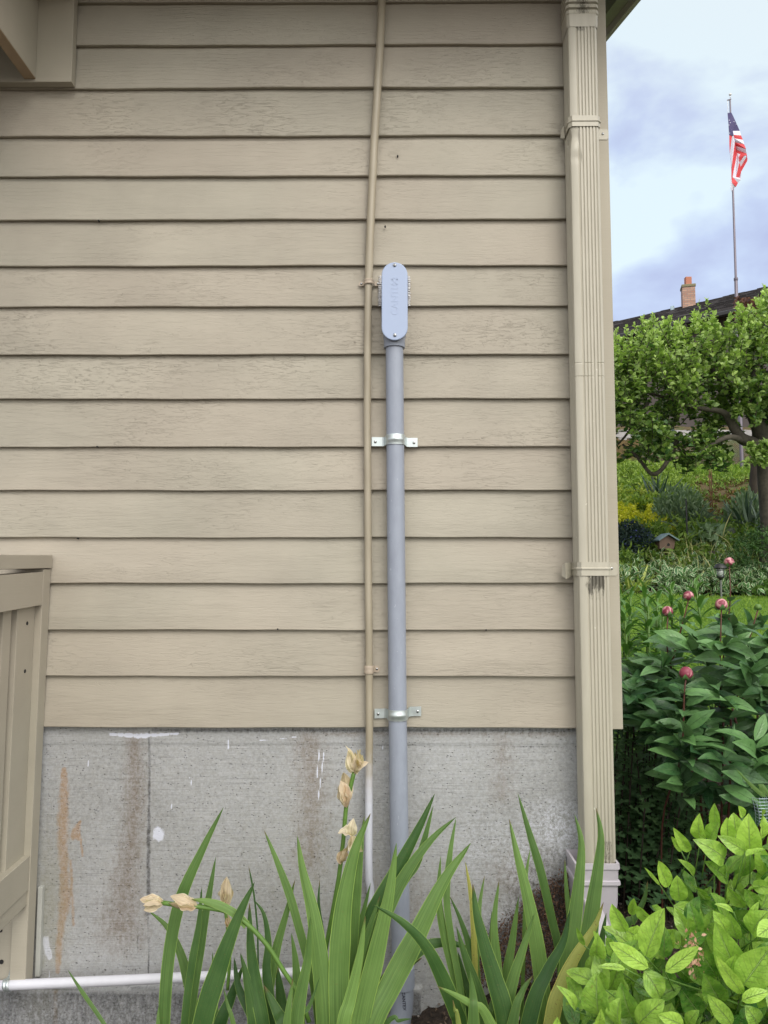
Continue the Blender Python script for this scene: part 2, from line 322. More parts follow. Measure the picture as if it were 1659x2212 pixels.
def concrete():
    t = NT('board_formed_concrete'); v = t.obj(); a = t.attr('tone'); b = t.attr('stain')
    n1 = t.noise(v, 3.0, 5, 0.6); n2 = t.noise(v, 70, 4, 0.7)
    c = t.mix(t.rng(n1, 0.3, 0.7), (0.225, 0.23, 0.225), (0.375, 0.385, 0.39)); c = t.mix(t.rng(n2, 0.3, 0.7, 0, 0.55), c, (0.42, 0.42, 0.41))
    lines = t.noise(t.obj((7, 1, 150)), 1.0, 4, 0.65, 0.5); c = t.mix(t.math('MULTIPLY', t.rng(lines, 0.52, 0.68, 0, 0.5), t.rng(t.noise(v, 6, 3), 0.4, 0.6)), c, (0.13, 0.13, 0.125))
    pit = t.rng(t.voro(t.obj((1, 1, 2.2)), 66), 0.08, 0.22, 1, 0, True); pm = t.rng(t.noise(v, 38, 2), 0.46, 0.56)
    pit = t.math('MULTIPLY', pit, pm); c = t.mix(pit, c, (0.05, 0.05, 0.05))
    br = t.rng(t.noise(t.obj((3, 1, 1.2)), 22, 5, 0.7), 0.3, 0.7, -0.25, 0.25)
    def lay(c, msk, col, amt, sharp=0.25):
        k = t.rng(t.math('ADD', msk, t.math('MULTIPLY', br, t.rng(msk, 0.02, 0.2, 0, 0.9))), 0.5 - sharp, 0.5 + sharp, 0, amt, True); return t.mix(k, c, col)
    c = lay(c, a[1], (0.165, 0.125, 0.085), 0.85, 0.5)          # brown weeping stains
    c = lay(c, a[0], (0.34, 0.215, 0.11), 0.75, 0.28)         # ochre run with crisp edges
    c = lay(c, b[0], (0.055, 0.055, 0.052), 0.85, 0.3)         # crack, dark seams, darker foot
    ef = t.math('MULTIPLY', a[2], t.rng(t.noise(v, 120, 4, 0.8), 0.40, 0.62, 0.0, 1.0)); c = t.mix(ef, c, (0.66, 0.68, 0.76))   # efflorescence
    c = lay(c, b[1], (0.66, 0.69, 0.80), 0.95, 0.10)           # paint patches and scratches
    c = lay(c, b[2], (0.26, 0.25, 0.17), 0.5, 0.5)             # greenish film
    t.P(Base_Color=c, Roughness=0.86); t.b.inputs['Specular IOR Level'].default_value = 0.25
    h = t.math('SUBTRACT', t.math('ADD', t.math('MULTIPLY', n2, 0.3), t.math('MULTIPLY', lines, -0.5)), t.math('MULTIPLY', pit, 1.2))
    t.bump(h, 0.8, 0.004); return t.m
M['concrete'] = concrete()
M['rough_concrete'] = simple('splash_concrete', (0.30, 0.29, 0.28), 0.9, 0, 0.3, 60, 0.8)
def soil():
    t = NT('bark_mulch_soil'); v = t.obj(); n1 = t.noise(v, 45, 6, 0.75); n2 = t.noise(v, 4, 3); vo = t.voro(v, 60)
    c = t.mix(t.rng(n1, 0.3, 0.72), (0.018, 0.013, 0.010), (0.095, 0.066, 0.048)); c = t.mix(t.rng(vo, 0.0, 0.12, 0.5, 0), c, (0.15, 0.115, 0.09))
    t.P(Base_Color=c, Roughness=0.93); t.bump(t.math('ADD', n1, t.math('MULTIPLY', vo, 0.8)), 1.0, 0.02); return t.m
M['soil'] = soil()
def ground_far():
    t = NT('rough_slope'); v = t.obj(); n1 = t.noise(v, 1.4, 6, 0.7); n2 = t.noise(v, 14, 5, 0.75)
    c = t.mix(t.rng(n2, 0.3, 0.7), (0.05, 0.045, 0.012), (0.15, 0.09, 0.035)); c = t.mix(t.rng(n1, 0.5, 0.66), c, (0.07, 0.10, 0.02))
    t.P(Base_Color=c, Roughness=0.95); t.bump(n2, 1.0, 0.05); return t.m
M['slope'] = ground_far()
M['lawn'] = simple('lawn_green', (0.08, 0.17, 0.024), 0.9, 0, 0.35, 22, 0.6)
M['bark'] = simple('apple_bark', (0.075, 0.066, 0.052), 0.9, 0, 0.75, 26, 1.0)
M['twig'] = simple('dark_twig', (0.045, 0.035, 0.026), 0.85, 0, 0.4, 60, 0.6)
M['red_stem'] = simple('red_peony_stem', (0.11, 0.038, 0.028), 0.5, 0, 0.3, 80, 0.2)
M['green_stem'] = simple('green_stem', (0.10, 0.20, 0.035), 0.5, 0, 0.2, 80, 0.2)
M['iris'] = leafmat('iris_blade_mid', (0.040, 0.110, 0.028), (0.28, 0.46, 0.12), stripe=30, rough=0.48, trans=0.28, spots=0.25, back=None)
M['iris_yellow'] = leafmat('iris_blade_yellowing', (0.19, 0.30, 0.07), (0.60, 0.50, 0.13), stripe=22, rough=0.5, trans=0.25, spots=0.9)
M['salal'] = leafmat('bright_glossy_leaf', (0.06, 0.19, 0.028), (0.48, 0.74, 0.12), vein=(0.52, 0.68, 0.30), rough=0.27, trans=0.33, spec=0.55, bumpy=0.9, spots=0.5)
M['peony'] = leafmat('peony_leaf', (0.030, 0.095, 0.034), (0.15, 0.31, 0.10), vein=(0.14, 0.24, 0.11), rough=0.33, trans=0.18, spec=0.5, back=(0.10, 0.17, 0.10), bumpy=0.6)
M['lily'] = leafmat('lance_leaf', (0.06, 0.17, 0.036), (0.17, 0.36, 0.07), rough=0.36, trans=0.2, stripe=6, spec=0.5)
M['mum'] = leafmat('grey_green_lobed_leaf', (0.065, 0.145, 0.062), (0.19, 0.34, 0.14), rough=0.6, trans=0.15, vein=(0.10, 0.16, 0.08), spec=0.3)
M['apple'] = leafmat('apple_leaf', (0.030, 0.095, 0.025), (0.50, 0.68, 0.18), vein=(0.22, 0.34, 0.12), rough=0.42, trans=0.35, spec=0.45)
M['hosta'] = leafmat('variegated_leaf', (0.045, 0.13, 0.045), (0.10, 0.24, 0.075), margin=(0.55, 0.64, 0.42), rough=0.45, trans=0.2)
M['weed'] = leafmat('weedy_leaf', (0.08, 0.16, 0.028), (0.32, 0.45, 0.07), rough=0.55, trans=0.3)
M['yellow'] = leafmat('yellow_leaf', (0.38, 0.42, 0.03), (0.80, 0.76, 0.06), rough=0.55, trans=0.3)
M['silver'] = leafmat('silvery_leaf', (0.12, 0.20, 0.10), (0.27, 0.37, 0.22), rough=0.6, trans=0.2)
M['yucca'] = leafmat('spiky_blue_green', (0.05, 0.10, 0.07), (0.20, 0.27, 0.20), rough=0.45, trans=0.1, stripe=6)
M['dry'] = leafmat('dry_grass_blade', (0.22, 0.24, 0.08), (0.48, 0.46, 0.22), rough=0.6, trans=0.2)
M['juniper'] = leafmat('juniper_needles', (0.025, 0.070, 0.020), (0.09, 0.19, 0.045), rough=0.6, trans=0.1)
M['blue'] = leafmat('blue_flowers', (0.03, 0.03, 0.18), (0.08, 0.09, 0.38), rough=0.6, trans=0.2)
M['darkleaf'] = leafmat('dark_small_leaf', (0.012, 0.03, 0.022), (0.03, 0.06, 0.05), rough=0.6, trans=0.1)
M['grass'] = leafmat('lawn_blade', (0.11, 0.23, 0.026), (0.34, 0.50, 0.07), rough=0.6, trans=0.3)
M['petal'] = leafmat('withered_petal', (0.70, 0.52, 0.36), (0.93, 0.84, 0.68), rough=0.65, trans=0.42, stripe=7, bumpy=0.5)
def budmat():
    t = NT('peony_bud'); v = t.obj(); n1 = t.noise(t.obj((1, 1, .5)), 34, 2, 0.5, 1.6); c = t.mix(t.rng(n1, 0.44, 0.54), (0.64, 0.31, 0.33), (0.24, 0.04, 0.07))
    t.P(Base_Color=c, Roughness=0.45); t.bump(n1, 0.25, 0.002); return t.m
M['bud'] = budmat()
M['shingle'] = simple('dark_shingle', (0.05, 0.045, 0.046), 0.9, 0, 0.6, 3, 0.8)
M['far_wall'] = simple('brown_house_wall', (0.09, 0.075, 0.07), 0.8)
def brick():
    t = NT('chimney_brick'); b = t.n('ShaderNodeTexBrick'); t.set(b.inputs['Vector'], t.obj((1, 1, 1)))
    m_ = t.n('ShaderNodeMapping'); m_.inputs['Rotation'].default_value = (R_(90), 0, 0); t.set(m_.inputs[0], t.n('ShaderNodeTexCoord').outputs['Object']); t.set(b.inputs['Vector'], m_.outputs[0])
    b.inputs['Scale'].default_value = 1.0; b.inputs['Brick Width'].default_value = 0.20; b.inputs['Row Height'].default_value = 0.068; b.inputs['Mortar Size'].default_value = 0.009
    t.set(b.inputs['Color1'], (0.36, 0.20, 0.145)); t.set(b.inputs['Color2'], (0.48, 0.30, 0.22)); t.set(b.inputs['Mortar'], (0.24, 0.20, 0.18))
    t.P(Base_Color=b.outputs[0], Roughness=0.9); return t.m
M['brick'] = brick()
M['stone'] = simple('grey_block_stone', (0.33, 0.32, 0.32), 0.9, 0, 0.3, 12, 1.0)
M['black'] = simple('black_plastic', (0.02, 0.02, 0.022), 0.45)
M['pole'] = simple('flagpole_metal', (0.16, 0.14, 0.17), 0.35, 0.4)
M['white_ball'] = simple('white_ball', (0.75, 0.75, 0.75), 0.3)
M['rust'] = simple('rusty_rod', (0.14, 0.055, 0.03), 0.8)
M['flag_red'] = simple('flag_red', (0.62, 0.06, 0.07), 0.7, 0, 0.1); M['flag_white'] = simple('flag_white', (0.66, 0.66, 0.76), 0.7, 0, 0.04); M['flag_blue'] = simple('flag_blue', (0.055, 0.045, 0.14), 0.7)
M['birdwood'] = simple('weathered_birdhouse_wood', (0.15, 0.10, 0.075), 0.85, 0, 0.3); M['birdroof'] = simple('teal_metal_roof', (0.14, 0.22, 0.24), 0.5)
M['moss'] = simple('brown_moss', (0.060, 0.032, 0.020), 0.98, 0, 0.6, 160, 1.0)
g_ = NT('lantern_glass'); g_.P(Base_Color=(0.75, 0.8, 0.8), Roughness=0.15, Transmission_Weight=0.7); M['glass'] = g_.m
# ------------------------------------------------------------------ terrain
def ss(a, b, x): t = np.clip((x - a) / (b - a), 0, 1); return t * t * (3 - 2 * t)
HY = [-60, -8, -0.2, 1.1, 1.7, 2.6, 5.5, 6.2, 7.2, 8.8, 10.6, 11.5, 12.6, 13.0, 20, 27, 45, 90]
HZ = [-2.0, -0.1, 0.0, 0.03, 0.28, 0.66, 1.03, 1.12, 1.62, 2.25, 2.86, 3.12, 3.25, 4.1, 5.6, 6.6, 8.0, 9.0]
def H(x, y):
    x = np.asarray(x, float); y = np.asarray(y, float)
    h = np.interp(y, HY, HZ); wl = ss(0.55, -0.35, x) * ss(1.2, 0.2, y) * ss(-5, -1, y)
    near = ss(1.6, 0.0, y) * ss(-3, -0.5, y)
    b = np.where(y > 0, ss(0.0, 1.4, x), 1.0)        # the rise is beside the house
    h = np.where(y > 0, h * b + (1 - b) * np.minimum(h, 0.0), h)
    return h - 0.20 * wl + near * 0.012 * (np.sin(x * 9 + 1.3) + np.sin(y * 11 + x * 4)) + (1 - near) * 0.03 * np.sin(x * 2.1 + y * 1.7) * np.clip(y - 5, 0, 1)
def sheet(name, xs, ys, mat, off=0.0, rough=0.0):
    X, Y = np.meshgrid(xs, ys, indexing='ij'); Z = H(X, Y) + off
    if rough: Z = Z + rough * (RNG.random(Z.shape) - 0.5)
    V = np.stack([X, Y, Z], -1).reshape(-1, 3); n = len(ys); i, j = np.meshgrid(np.arange(len(xs) - 1), np.arange(n - 1), indexing='ij')
    q = (i * n + j).ravel(); F = np.stack([q, q + n, q + n + 1, q + 1], 1)
    return npmesh(name, V, F, mat)
xs = np.unique(np.concatenate([np.linspace(-80, -3, 14), np.linspace(-3, 3, 241), np.linspace(3, 8, 70), np.linspace(8, 90, 18)]))
ys = np.unique(np.concatenate([np.linspace(-60, -3, 12), np.linspace(-3, 1.8, 193), np.linspace(1.8, 14, 130), np.linspace(14, 90, 20)]))
tag(sheet('ground', xs, ys, M['soil'], rough=0.012), kind='structure')
tag(sheet('terrain', np.linspace(0.9, 26, 130), np.linspace(6.0, 40, 190), M['slope'], 0.03, 0.05), kind='structure')
tag(sheet('lawn', np.linspace(1.1, 12, 90), np.linspace(1.75, 5.75, 60), M['lawn'], 0.018), kind='structure')
# ------------------------------------------------------------------ house
XR = W(1346, 1560, -0.036).x; XL = -3.2; YB = 6.5
XF = W(1318, 1700, 0.0).x                     # end of the foundation
house = thing('house', (0, 0, 0), 'beige house with wide wooden lap siding above a stained concrete foundation', 'house')
BV = [3, 95, 188, 292, 379, 473, 573, 661, 765, 861, 965, 1059, 1161, 1260, 1361, 1461, 1572]
bz = [W(700, v, -0.024).z for v in BV]; bz = [bz[0] + 0.15, ] + bz; bz = [bz[0] + 0.15] + bz
zt = bz[0] + 0.16; zbot = bz[-1]
ledR = W(160, 150, -0.04).x; ledZ = W(100, 184, -0.04).z
V, F, T = [], [], []; cnt = 0
for i, z0 in enumerate(bz):
    z1 = (bz[i - 1] if i else zt) + 0.012
    x = np.arange(XL, XR - 0.02, 0.04); x[-1] = XR - 0.02; n = len(x); r = RNG.random(3)
    wob = 0.0009 * np.sin(x * 5 + r[0] * 9) + 0.0006 * np.sin(x * 17 + r[1] * 9); bulge = 0.0012 * np.sin(x * 3.1 + r[2] * 9)
    prof = [(-0.0045, z0 + 0.002), (-0.022, z0), (-0.0236, z0 + 0.0022), (-0.0205, z0 + 0.045), (-0.0065, z1)]
    for (yy, zz) in prof:
        k = 1 if zz < z0 + 0.06 else 0
        V.append(np.stack([x, np.full(n, yy) + bulge * k, np.full(n, zz) + wob * k], 1))
    rough = [0.05, 0.1, 0.55, 0.35, 0.55, 0.7, 0.45, 0.3, 0.35, 0.45, 0.62, 0.66, 0.55, 0.45, 0.4, 0.35, 0.35, 0.55, 0.3][i]
    T.append(np.tile([[(r[0]), r[1], rough]], (n * 5, 1)))
    for a in range(4):
        q = cnt + a * n + np.arange(n - 1); F.append(np.stack([q, q + 1, q + n + 1, q + n], 1))
    cnt += 5 * n
sid = npmesh('siding', np.concatenate(V), np.concatenate(F), M['siding'], house, np.concatenate(T), smooth=False)
b = MB().box((XL, 0.0, zbot + 0.012), (XR - 0.03, 0.11, zt + 0.2)).box((XR - 0.14, 0.11, zbot), (XR - 0.03, YB, zt + 0.2)).box((XL, YB - 0.1, -0.2), (XR - 0.14, YB, zt + 0.2)); b.build('wall_core', M['trimwood'], house)
# side wall siding (seen only from further right)
b = MB()
for i, z0 in enumerate(bz):
    z1 = (bz[i - 1] if i else zt) + 0.01
    b.add([(XR - 0.012, 0.06, z0), (XR - 0.012, YB, z0), (XR - 0.026, YB, z1), (XR - 0.026, 0.06, z1), (XR - 0.03, 0.06, z0), (XR - 0.03, YB, z0)], [(0, 1, 2, 3), (4, 5, 1, 0)])
b.build('side_siding', M['siding'], house)
cb0 = XR - 0.145
MB().box((cb0, -0.036, zbot - 0.002), (XR, -0.0255, zt + .1)).box((XR - 0.019, -0.0252, zbot - 0.002), (XR - 0.0005, 0.09, zt + .1)).build('corner_board', M['trimwood'], house, bevel=0.0025)
# foundation with painted-on weathering (stains keep their own shapes)
fx = np.arange(-1.7, XF + 1e-6, 0.0052); fz = np.arange(-0.34, zbot + 0.03, 0.0052)
X, Z = np.meshgrid(fx, fz, indexing='ij'); Y = np.full_like(X, 0.004) + 0.001 * np.sin(X * 2.2)
zj = W(400, 2131, 0).z; Y -= 0.012 * (Z < zj + 0.004 * np.sin(X * 23)) * (X < 0.1)
zl = W(400, 1606, 0).z; Y -= 0.0025 * (Z > zl)
V = np.stack([X, Y, Z], -1).reshape(-1, 3); n = len(fz); i, j = np.meshgrid(np.arange(len(fx) - 1), np.arange(n - 1), indexing='ij'); q = (i * n + j).ravel()
F = np.stack([q, q + n, q + n + 1, q + 1], 1)
def seg_mask(pts, w):
    """soft mask along a polyline given in photograph coordinates, half width w (m) per point"""
    P = [W(u, v, 0) for u, v in pts]; out = np.zeros(len(V)); w = w if hasattr(w, '__len__') else [w] * len(pts)
    for k in range(len(P) - 1):
        a = np.array([P[k].x, P[k].z]); b_ = np.array([P[k + 1].x, P[k + 1].z]); p = V[:, [0, 2]]; ab = b_ - a
        t = np.clip(((p - a) @ ab) / (ab @ ab + 1e-9), 0, 1); d = np.linalg.norm(p - (a + t[:, None] * ab), axis=1)
        out = np.maximum(out, np.clip(1.05 - 0.5 * d / (w[k] * (1 - t) + w[k + 1] * t), 0, 1))
    return out
def blob(u, v, ru, rv, p=1.0):
    c = W(u, v, 0); r1, r2 = ru * .00154, rv * .00154
    return np.clip(1.1 - 0.6 * (((V[:, 0] - c.x) / r1) ** 2 + ((V[:, 2] - c.z) / r2) ** 2) ** 0.5, 0, 1) * p
och = np.maximum(seg_mask([(137, 1662), (138, 1700), (134, 1800), (137, 1880), (140, 1950), (130, 2000), (124, 2100)], [.007, .012, .015, .012, .017, .010, .007]),
                 np.maximum(seg_mask([(172, 1775), (166, 1790), (158, 1805), (175, 1815)], [.004, .009, .012, .004]), seg_mask([(170, 1795), (178, 1850)], .003)))
och = np.maximum(och, 0.75 * seg_mask([(152, 1860), (158, 2000)], .005))
och = np.maximum(och, 0.62 * seg_mask([(122, 2140), (124, 2300)], .008))
brn = np.maximum(0.70 * seg_mask([(290, 1600), (292, 1700), (286, 1800), (272, 1900), (262, 2000)], [.026, .032, .034, .045, .07]), 0.64 * seg_mask([(668, 1600), (675, 1700), (668, 1860)], [.045, .05, .04]))
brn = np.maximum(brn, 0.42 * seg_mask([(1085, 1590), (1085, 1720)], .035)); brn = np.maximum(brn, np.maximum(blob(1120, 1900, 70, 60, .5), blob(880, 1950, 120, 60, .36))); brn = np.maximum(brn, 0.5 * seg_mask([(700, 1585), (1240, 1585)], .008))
wht = np.maximum(blob(1210, 1790, 75, 55), np.maximum(blob(1130, 1850, 60, 70, .7), blob(1040, 1840, 90, 110, .5)))
wht = np.maximum(wht, blob(1080, 1990, 60, 60, .6)); wht = np.maximum(wht, 0.25)
crk = np.maximum(0.85 * seg_mask([(322, 1580), (322, 1700), (320, 1850), (320, 1975)], [.003, .0035, .006, .007]), 0.75 * seg_mask([(320, 1975), (320, 2128)], .0022))
crk = np.maximum(crk, 0.6 * seg_mask([(300, 2000), (290, 2120)], .002)); crk = np.maximum(crk, 0.62 * np.clip((zj - 0.004 - V[:, 2]) * 60, 0, 1) * (V[:, 0] < 0.1))
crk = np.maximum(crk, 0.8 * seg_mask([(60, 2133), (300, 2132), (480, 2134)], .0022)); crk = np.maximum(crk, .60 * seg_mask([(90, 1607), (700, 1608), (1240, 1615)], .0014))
crk = np.maximum(crk, np.maximum(blob(1190, 1990, 80, 110, .95), blob(1060, 2060, 70, 60, .9)))
crk = np.maximum(crk, .68 * seg_mask([(330, 1578), (1240, 1578)], .006))  # dark strip along the foundation's top edge, just below the siding
pnt = np.maximum(blob(342, 1802, 13, 13), seg_mask([(238, 1586), (300, 1590), (385, 1585)], [.004, .008, .003]) * .85)
for s_ in ([(690, 1620), (684, 1680)], [(700, 1625), (686, 1735)], [(190, 1645), (189, 1655)], [(620, 1590), (1, 1)][:1] * 2, [(492, 1598), (493, 1618)], [(410, 1680), (414, 1700)],
           [(368, 1735), (372, 1752)], [(826, 1612), (828, 1620)], ): pnt = np.maximum(pnt, seg_mask(s_, .0020) * .90)
pnt = np.maximum(pnt, seg_mask([(560, 1599), (600, 1597), (640, 1592)], .0018) * .78)
pnt = np.maximum(pnt, 0.8 * seg_mask([(98, 2030), (103, 2060), (106, 2070)], [.012, .014, .008])); pnt = np.maximum(pnt, .85 * seg_mask([(108, 2080), (106, 2112)], .0016))
grn = np.maximum(blob(98, 1960, 45, 160, .75), blob(700, 1900, 260, 160, .35))
fo = npmesh('foundation_wall', V, F, M['concrete'], house, np.stack([och, brn, wht], 1))
a = fo.data.color_attributes.new('stain', 'FLOAT_COLOR', 'POINT'); st = np.ones((len(V), 4), np.float32); st[:, 0] = crk; st[:, 1] = pnt; st[:, 2] = grn; a.data.foreach_set('color', st.ravel())
MB().box((XL, 0.0085, -0.42), (XF - 0.0005, 0.2, zbot + 0.011)).box((XF - 0.2, 0.2, -0.42), (XF - 0.0005, YB, zbot + 0.011)).build('foundation_core', M['rough_concrete'], house)
# roof: a shallow slope rising to the back, its rake past the right corner
SL = 0.36; ZE = zt + 0.02; XO = W(1385, 0, 0.61).x
def zr(y, z0=None): return (z0 if z0 is not None else RZ) + SL * y
_p = W(1315, 80, 1.07); _q = W(1385, 0, 0.61); XO = 1.04
_d = ray(1385, 0); tt = (XO - CAM.x) / _d.x; Y1 = CAM.y + _d.y * tt; Z1 = CAM.z + _d.z * tt; RZ = Z1 - SL * Y1
def slab(mb, x0, x1, y0, y1, zo, th): return mb.hexa([(x0, y0, zr(y0) + zo), (x1, y0, zr(y0) + zo), (x1, y1, zr(y1) + zo), (x0, y1, zr(y1) + zo), (x0, y0, zr(y0) + zo + th), (x1, y0, zr(y0) + zo + th), (x1, y1, zr(y1) + zo + th), (x0, y1, zr(y1) + zo + th)])
YE = -0.40
slab(MB(), XL, XO + .01, YE - 0.03, 4.0, 0.185, 0.04).build('roof', M['shingle'], house)
slab(MB(), XO - 0.02, XO, YE, 4.0, 0.0, 0.184).build('rake_board', M['trimwood'], house)
slab(MB(), XO - 0.075, XO - 0.022, YE + .03, 4.0, 0.035, 0.12).build('rake_trim', simple('olive_trim', (0.25, 0.26, 0.16), 0.7), house)
slab(MB(), XL, XO - 0.076, YE, 4.0, 0.15, 0.03).build('roof_sheathing', M['dark_soffit'], house)
MB().box((XL, YE - 0.02, zr(YE) - 0.0), (XO - 0.021, YE - 0.001, zr(YE) + 0.16)).build('fascia', M['trimwood'], house)
MB().box((XL, YE, zr(YE) + 0.02), (XR + 0.0, -0.026, zr(YE) + 0.04)).build('soffit', M['dark_soffit'], house)
g = MB().tube([(XL, YE - .08, zr(YE) + .08), (XO - .03, YE - .08, zr(YE) + .08)], 0.06, 10); g.build('gutter', M['trimwood'], house)
for (u, v, y, r) in [(1562 - 1, 1, 0, 0)][:0]: pass
nb = MB()
for (u, v) in [(859, 337), (832, 489), (168, 1163), (600, 1359), (1050, 1361), (213, 477), (210, 965)]:
    p = W(u, v, -0.0235); MB().tube([(p.x, -0.017, p.z), (p.x, -0.0262, p.z)], 0.0028, 8).build('nail_head', M['dark'], house)
# ------------------------------------------------------------------ deck overhead at upper left
deck = thing('deck', (-1.5, -0.5, ledZ), 'overhead wooden deck corner with ledger board and joist at the upper left', 'deck')
MB().box((XL, -0.058, ledZ), (ledR, -0.0262, ledZ + 0.42)).build('ledger', M['deckwood'], deck, bevel=0.002)
jx = W(77, 176, -0.06).x
MB().box((jx - 0.040, -1.25, ledZ + 0.012), (jx, -0.0585, ledZ + 0.30)).build('joist', M['deckwood'], deck, bevel=0.002)
MB().box((jx - 0.039, -1.25, ledZ + 0.010), (jx - 0.001, -0.0590, ledZ + 0.0119)).build('joist_underside', M['joist_under'], deck)
for k in (1, 2, 3): MB().box((jx - 0.040 - .42 * k, -1.25, ledZ + 0.012), (jx - .42 * k, -0.0585, ledZ + 0.30)).build('joist', M['deckwood'], deck, bevel=0.002)
dbm = MB(); y = -0.06
while y > -1.25: dbm.box((XL, y - 0.135, ledZ + 0.301), (ledR + 0.01, y, ledZ + 0.335)); y -= 0.14
dbm.build('decking', M['deckwood'], deck)
# ------------------------------------------------------------------ slatted wooden screen running out from the wall at lower left
x0 = W(96, 1600, -0.03).x; ST = 0.04
scr = thing('wooden_screen', (x0 - .02, -0.4, -0.2), 'beige slatted wooden railing screen standing against the wall at the left edge', 'railing')
def zz(v, u=95, y=-0.0): return W(u, v, y).z
def runs(mb, xa, xb, ya, yb, z0, z1, s=ST):     # a rail that drops toward the camera
    return mb.hexa([(xa, yb, z0 + s * yb), (xb, yb, z0 + s * yb), (xb, ya, z0 + s * ya), (xa, ya, z0 + s * ya), (xa, yb, z1 + s * yb), (xb, yb, z1 + s * yb), (xb, ya, z1 + s * ya), (xa, ya, z1 + s * ya)])
zc0, zc1 = zz(1227), zz(1199); YN = -1.3
def tiltx(z): return x0 + (z - zc0) * 0.010
def vpost(mb, dxa, dxb, ya, yb, za, zb): return mb.hexa([(tiltx(za) + dxa, yb, za), (tiltx(za) + dxb, yb, za), (tiltx(za) + dxb, ya, za), (tiltx(za) + dxa, ya, za), (tiltx(zb) + dxa, yb, zb), (tiltx(zb) + dxb, yb, zb), (tiltx(zb) + dxb, ya, zb), (tiltx(zb) + dxa, ya, zb)])
runs(MB(), x0 - 0.12, x0 + 0.004, -0.026, YN, zc0, zc1, 0.02).build('cap_rail', M['deckwood'], scr, bevel=0.002)
vpost(MB(), -0.05, 0, -0.026, -0.078, zz(2104), zc0 - 0.004).build('wall_strip', M['deckwood'], scr, bevel=0.002)
r0, r1 = zz(1303), zz(1233)
runs(MB(), x0 - 0.045, x0 - 0.001, -0.0785, YN, r0, r1).build('upper_rail', M['deckwood'], scr, bevel=0.002)
l0, l1 = zz(1899, 75), zz(1827, 75)
runs(MB(), tiltx(l0) - 0.047, tiltx(l0) - 0.002, -0.0785, YN, l0, l1).build('lower_rail', M['deckwood'], scr, bevel=0.002)
runs(MB(), tiltx(l0) - 0.047, tiltx(l0) - 0.006, -0.0785, YN, zz(1930, 75), l0 - 0.002).build('skirt_board', M['deckwood'], scr, bevel=0.002)
vpost(MB(), -0.10, -0.022, -0.079, -0.195, l1 - 0.02, r0 + 0.02).build('post', M['deckwood'], scr, bevel=0.002)
for k in range(15):
    y = -0.215 - 0.072 * k; vpost(MB(), -0.085, -0.030 - 0.014 * (k % 2), y - 0.052, y, l1 - 0.03, r0 + 0.01).build('batten', M['deckwood'], scr, bevel=0.002)
pb = MB().hexa([(XL, -0.060, zz(2100, 40)), (tiltx(0.2) - .052, -0.060, zz(2100, 40)), (tiltx(0.2) - .052, -0.010, zz(2100, 40)), (XL, -0.010, zz(2100, 40)), (XL, -0.060, l0), (tiltx(0.7) - .052, -0.060, l0), (tiltx(0.7) - .052, -0.010, l0), (XL, -0.010, l0)])
pb.build('base_board', M['deckwood'], scr, bevel=0.002)
hb = MB()
for (u, v, r) in [(71, 1346, .006), (69, 1449, .006)]:
    p = W(u, v, -0.12); MB().tube([(tiltx(p.z) - 0.025, -0.13, p.z), (tiltx(p.z) - 0.0205, -0.13, p.z)], r, 10).build('bolt_hole', M['dark'], scr)
for (u, v, r) in [(45, 1985, .005), (37, 2079, .004), (3, 2078, .007), (1, 2010, .006)]:
    p = W(u, v, -0.061); MB().tube([(p.x, -0.052, p.z), (p.x, -0.0615, p.z)], r, 10).build('bolt_hole', M['dark'], scr)
cs = MB(); cs.box((tiltx(.1) + 0.0005, -0.016, zz(2105, 80)), (tiltx(.1) + 0.016, 0.0025, zz(1912, 80))); cs.build('caulked_strip', simple('grey_caulk_strip', (0.44, 0.45, 0.42), 0.7), scr, bevel=.002)
# ------------------------------------------------------------------ large grey conduit
YC = -0.062; PR = 0.0292
def C(u, v, y=YC): return W(u, v, y)
con = thing('electrical_conduit', C(862, 1900), 'thick grey plastic conduit with oval access fitting rising from the soil', 'conduit')
MB().tube([C(852, 745), C(855, 1100), C(859, 1550), C(863, 1850), C(867, 2095)], PR, 28).build('pipe', M['pvc'], con, smooth=40)
# access fitting: stadium body behind a stadium cover
def stadium(cx, z0, z1, r, n=18, lean=0.0):
    pts = [(cx + r * math.cos(a), z1 - r + r * math.sin(a)) for a in np.linspace(0, math.pi, n)]
    return pts + [(cx + r * math.cos(a), z0 + r + r * math.sin(a)) for a in np.linspace(math.pi, 2 * math.pi, n)]
YFt = -0.112
zc_t, zc_b = W(852, 566, YFt).z, W(852, 735, YFt).z; cxx = W(852.5, 650, YFt).x; rr = (W(881.5, 650, YFt).x - W(825, 650, YFt).x) / 2
MB().prism(stadium(cxx, zc_b + .004, zc_t - .004, rr - 0.0045), YFt + 0.010, -0.018).build('fitting_body', M['pvc'], con, smooth=40)
MB().prism(stadium(cxx, zc_b + .001, zc_t - .001, rr - 0.0015), YFt + 0.0075, YFt + 0.0102).build('gasket', M['dark'], con)
cov = MB().prism(stadium(cxx, zc_b, zc_t, rr), YFt, YFt + 0.0073).build('cover', M['pvc_cover'], con, bevel=0.0035, seg=3)
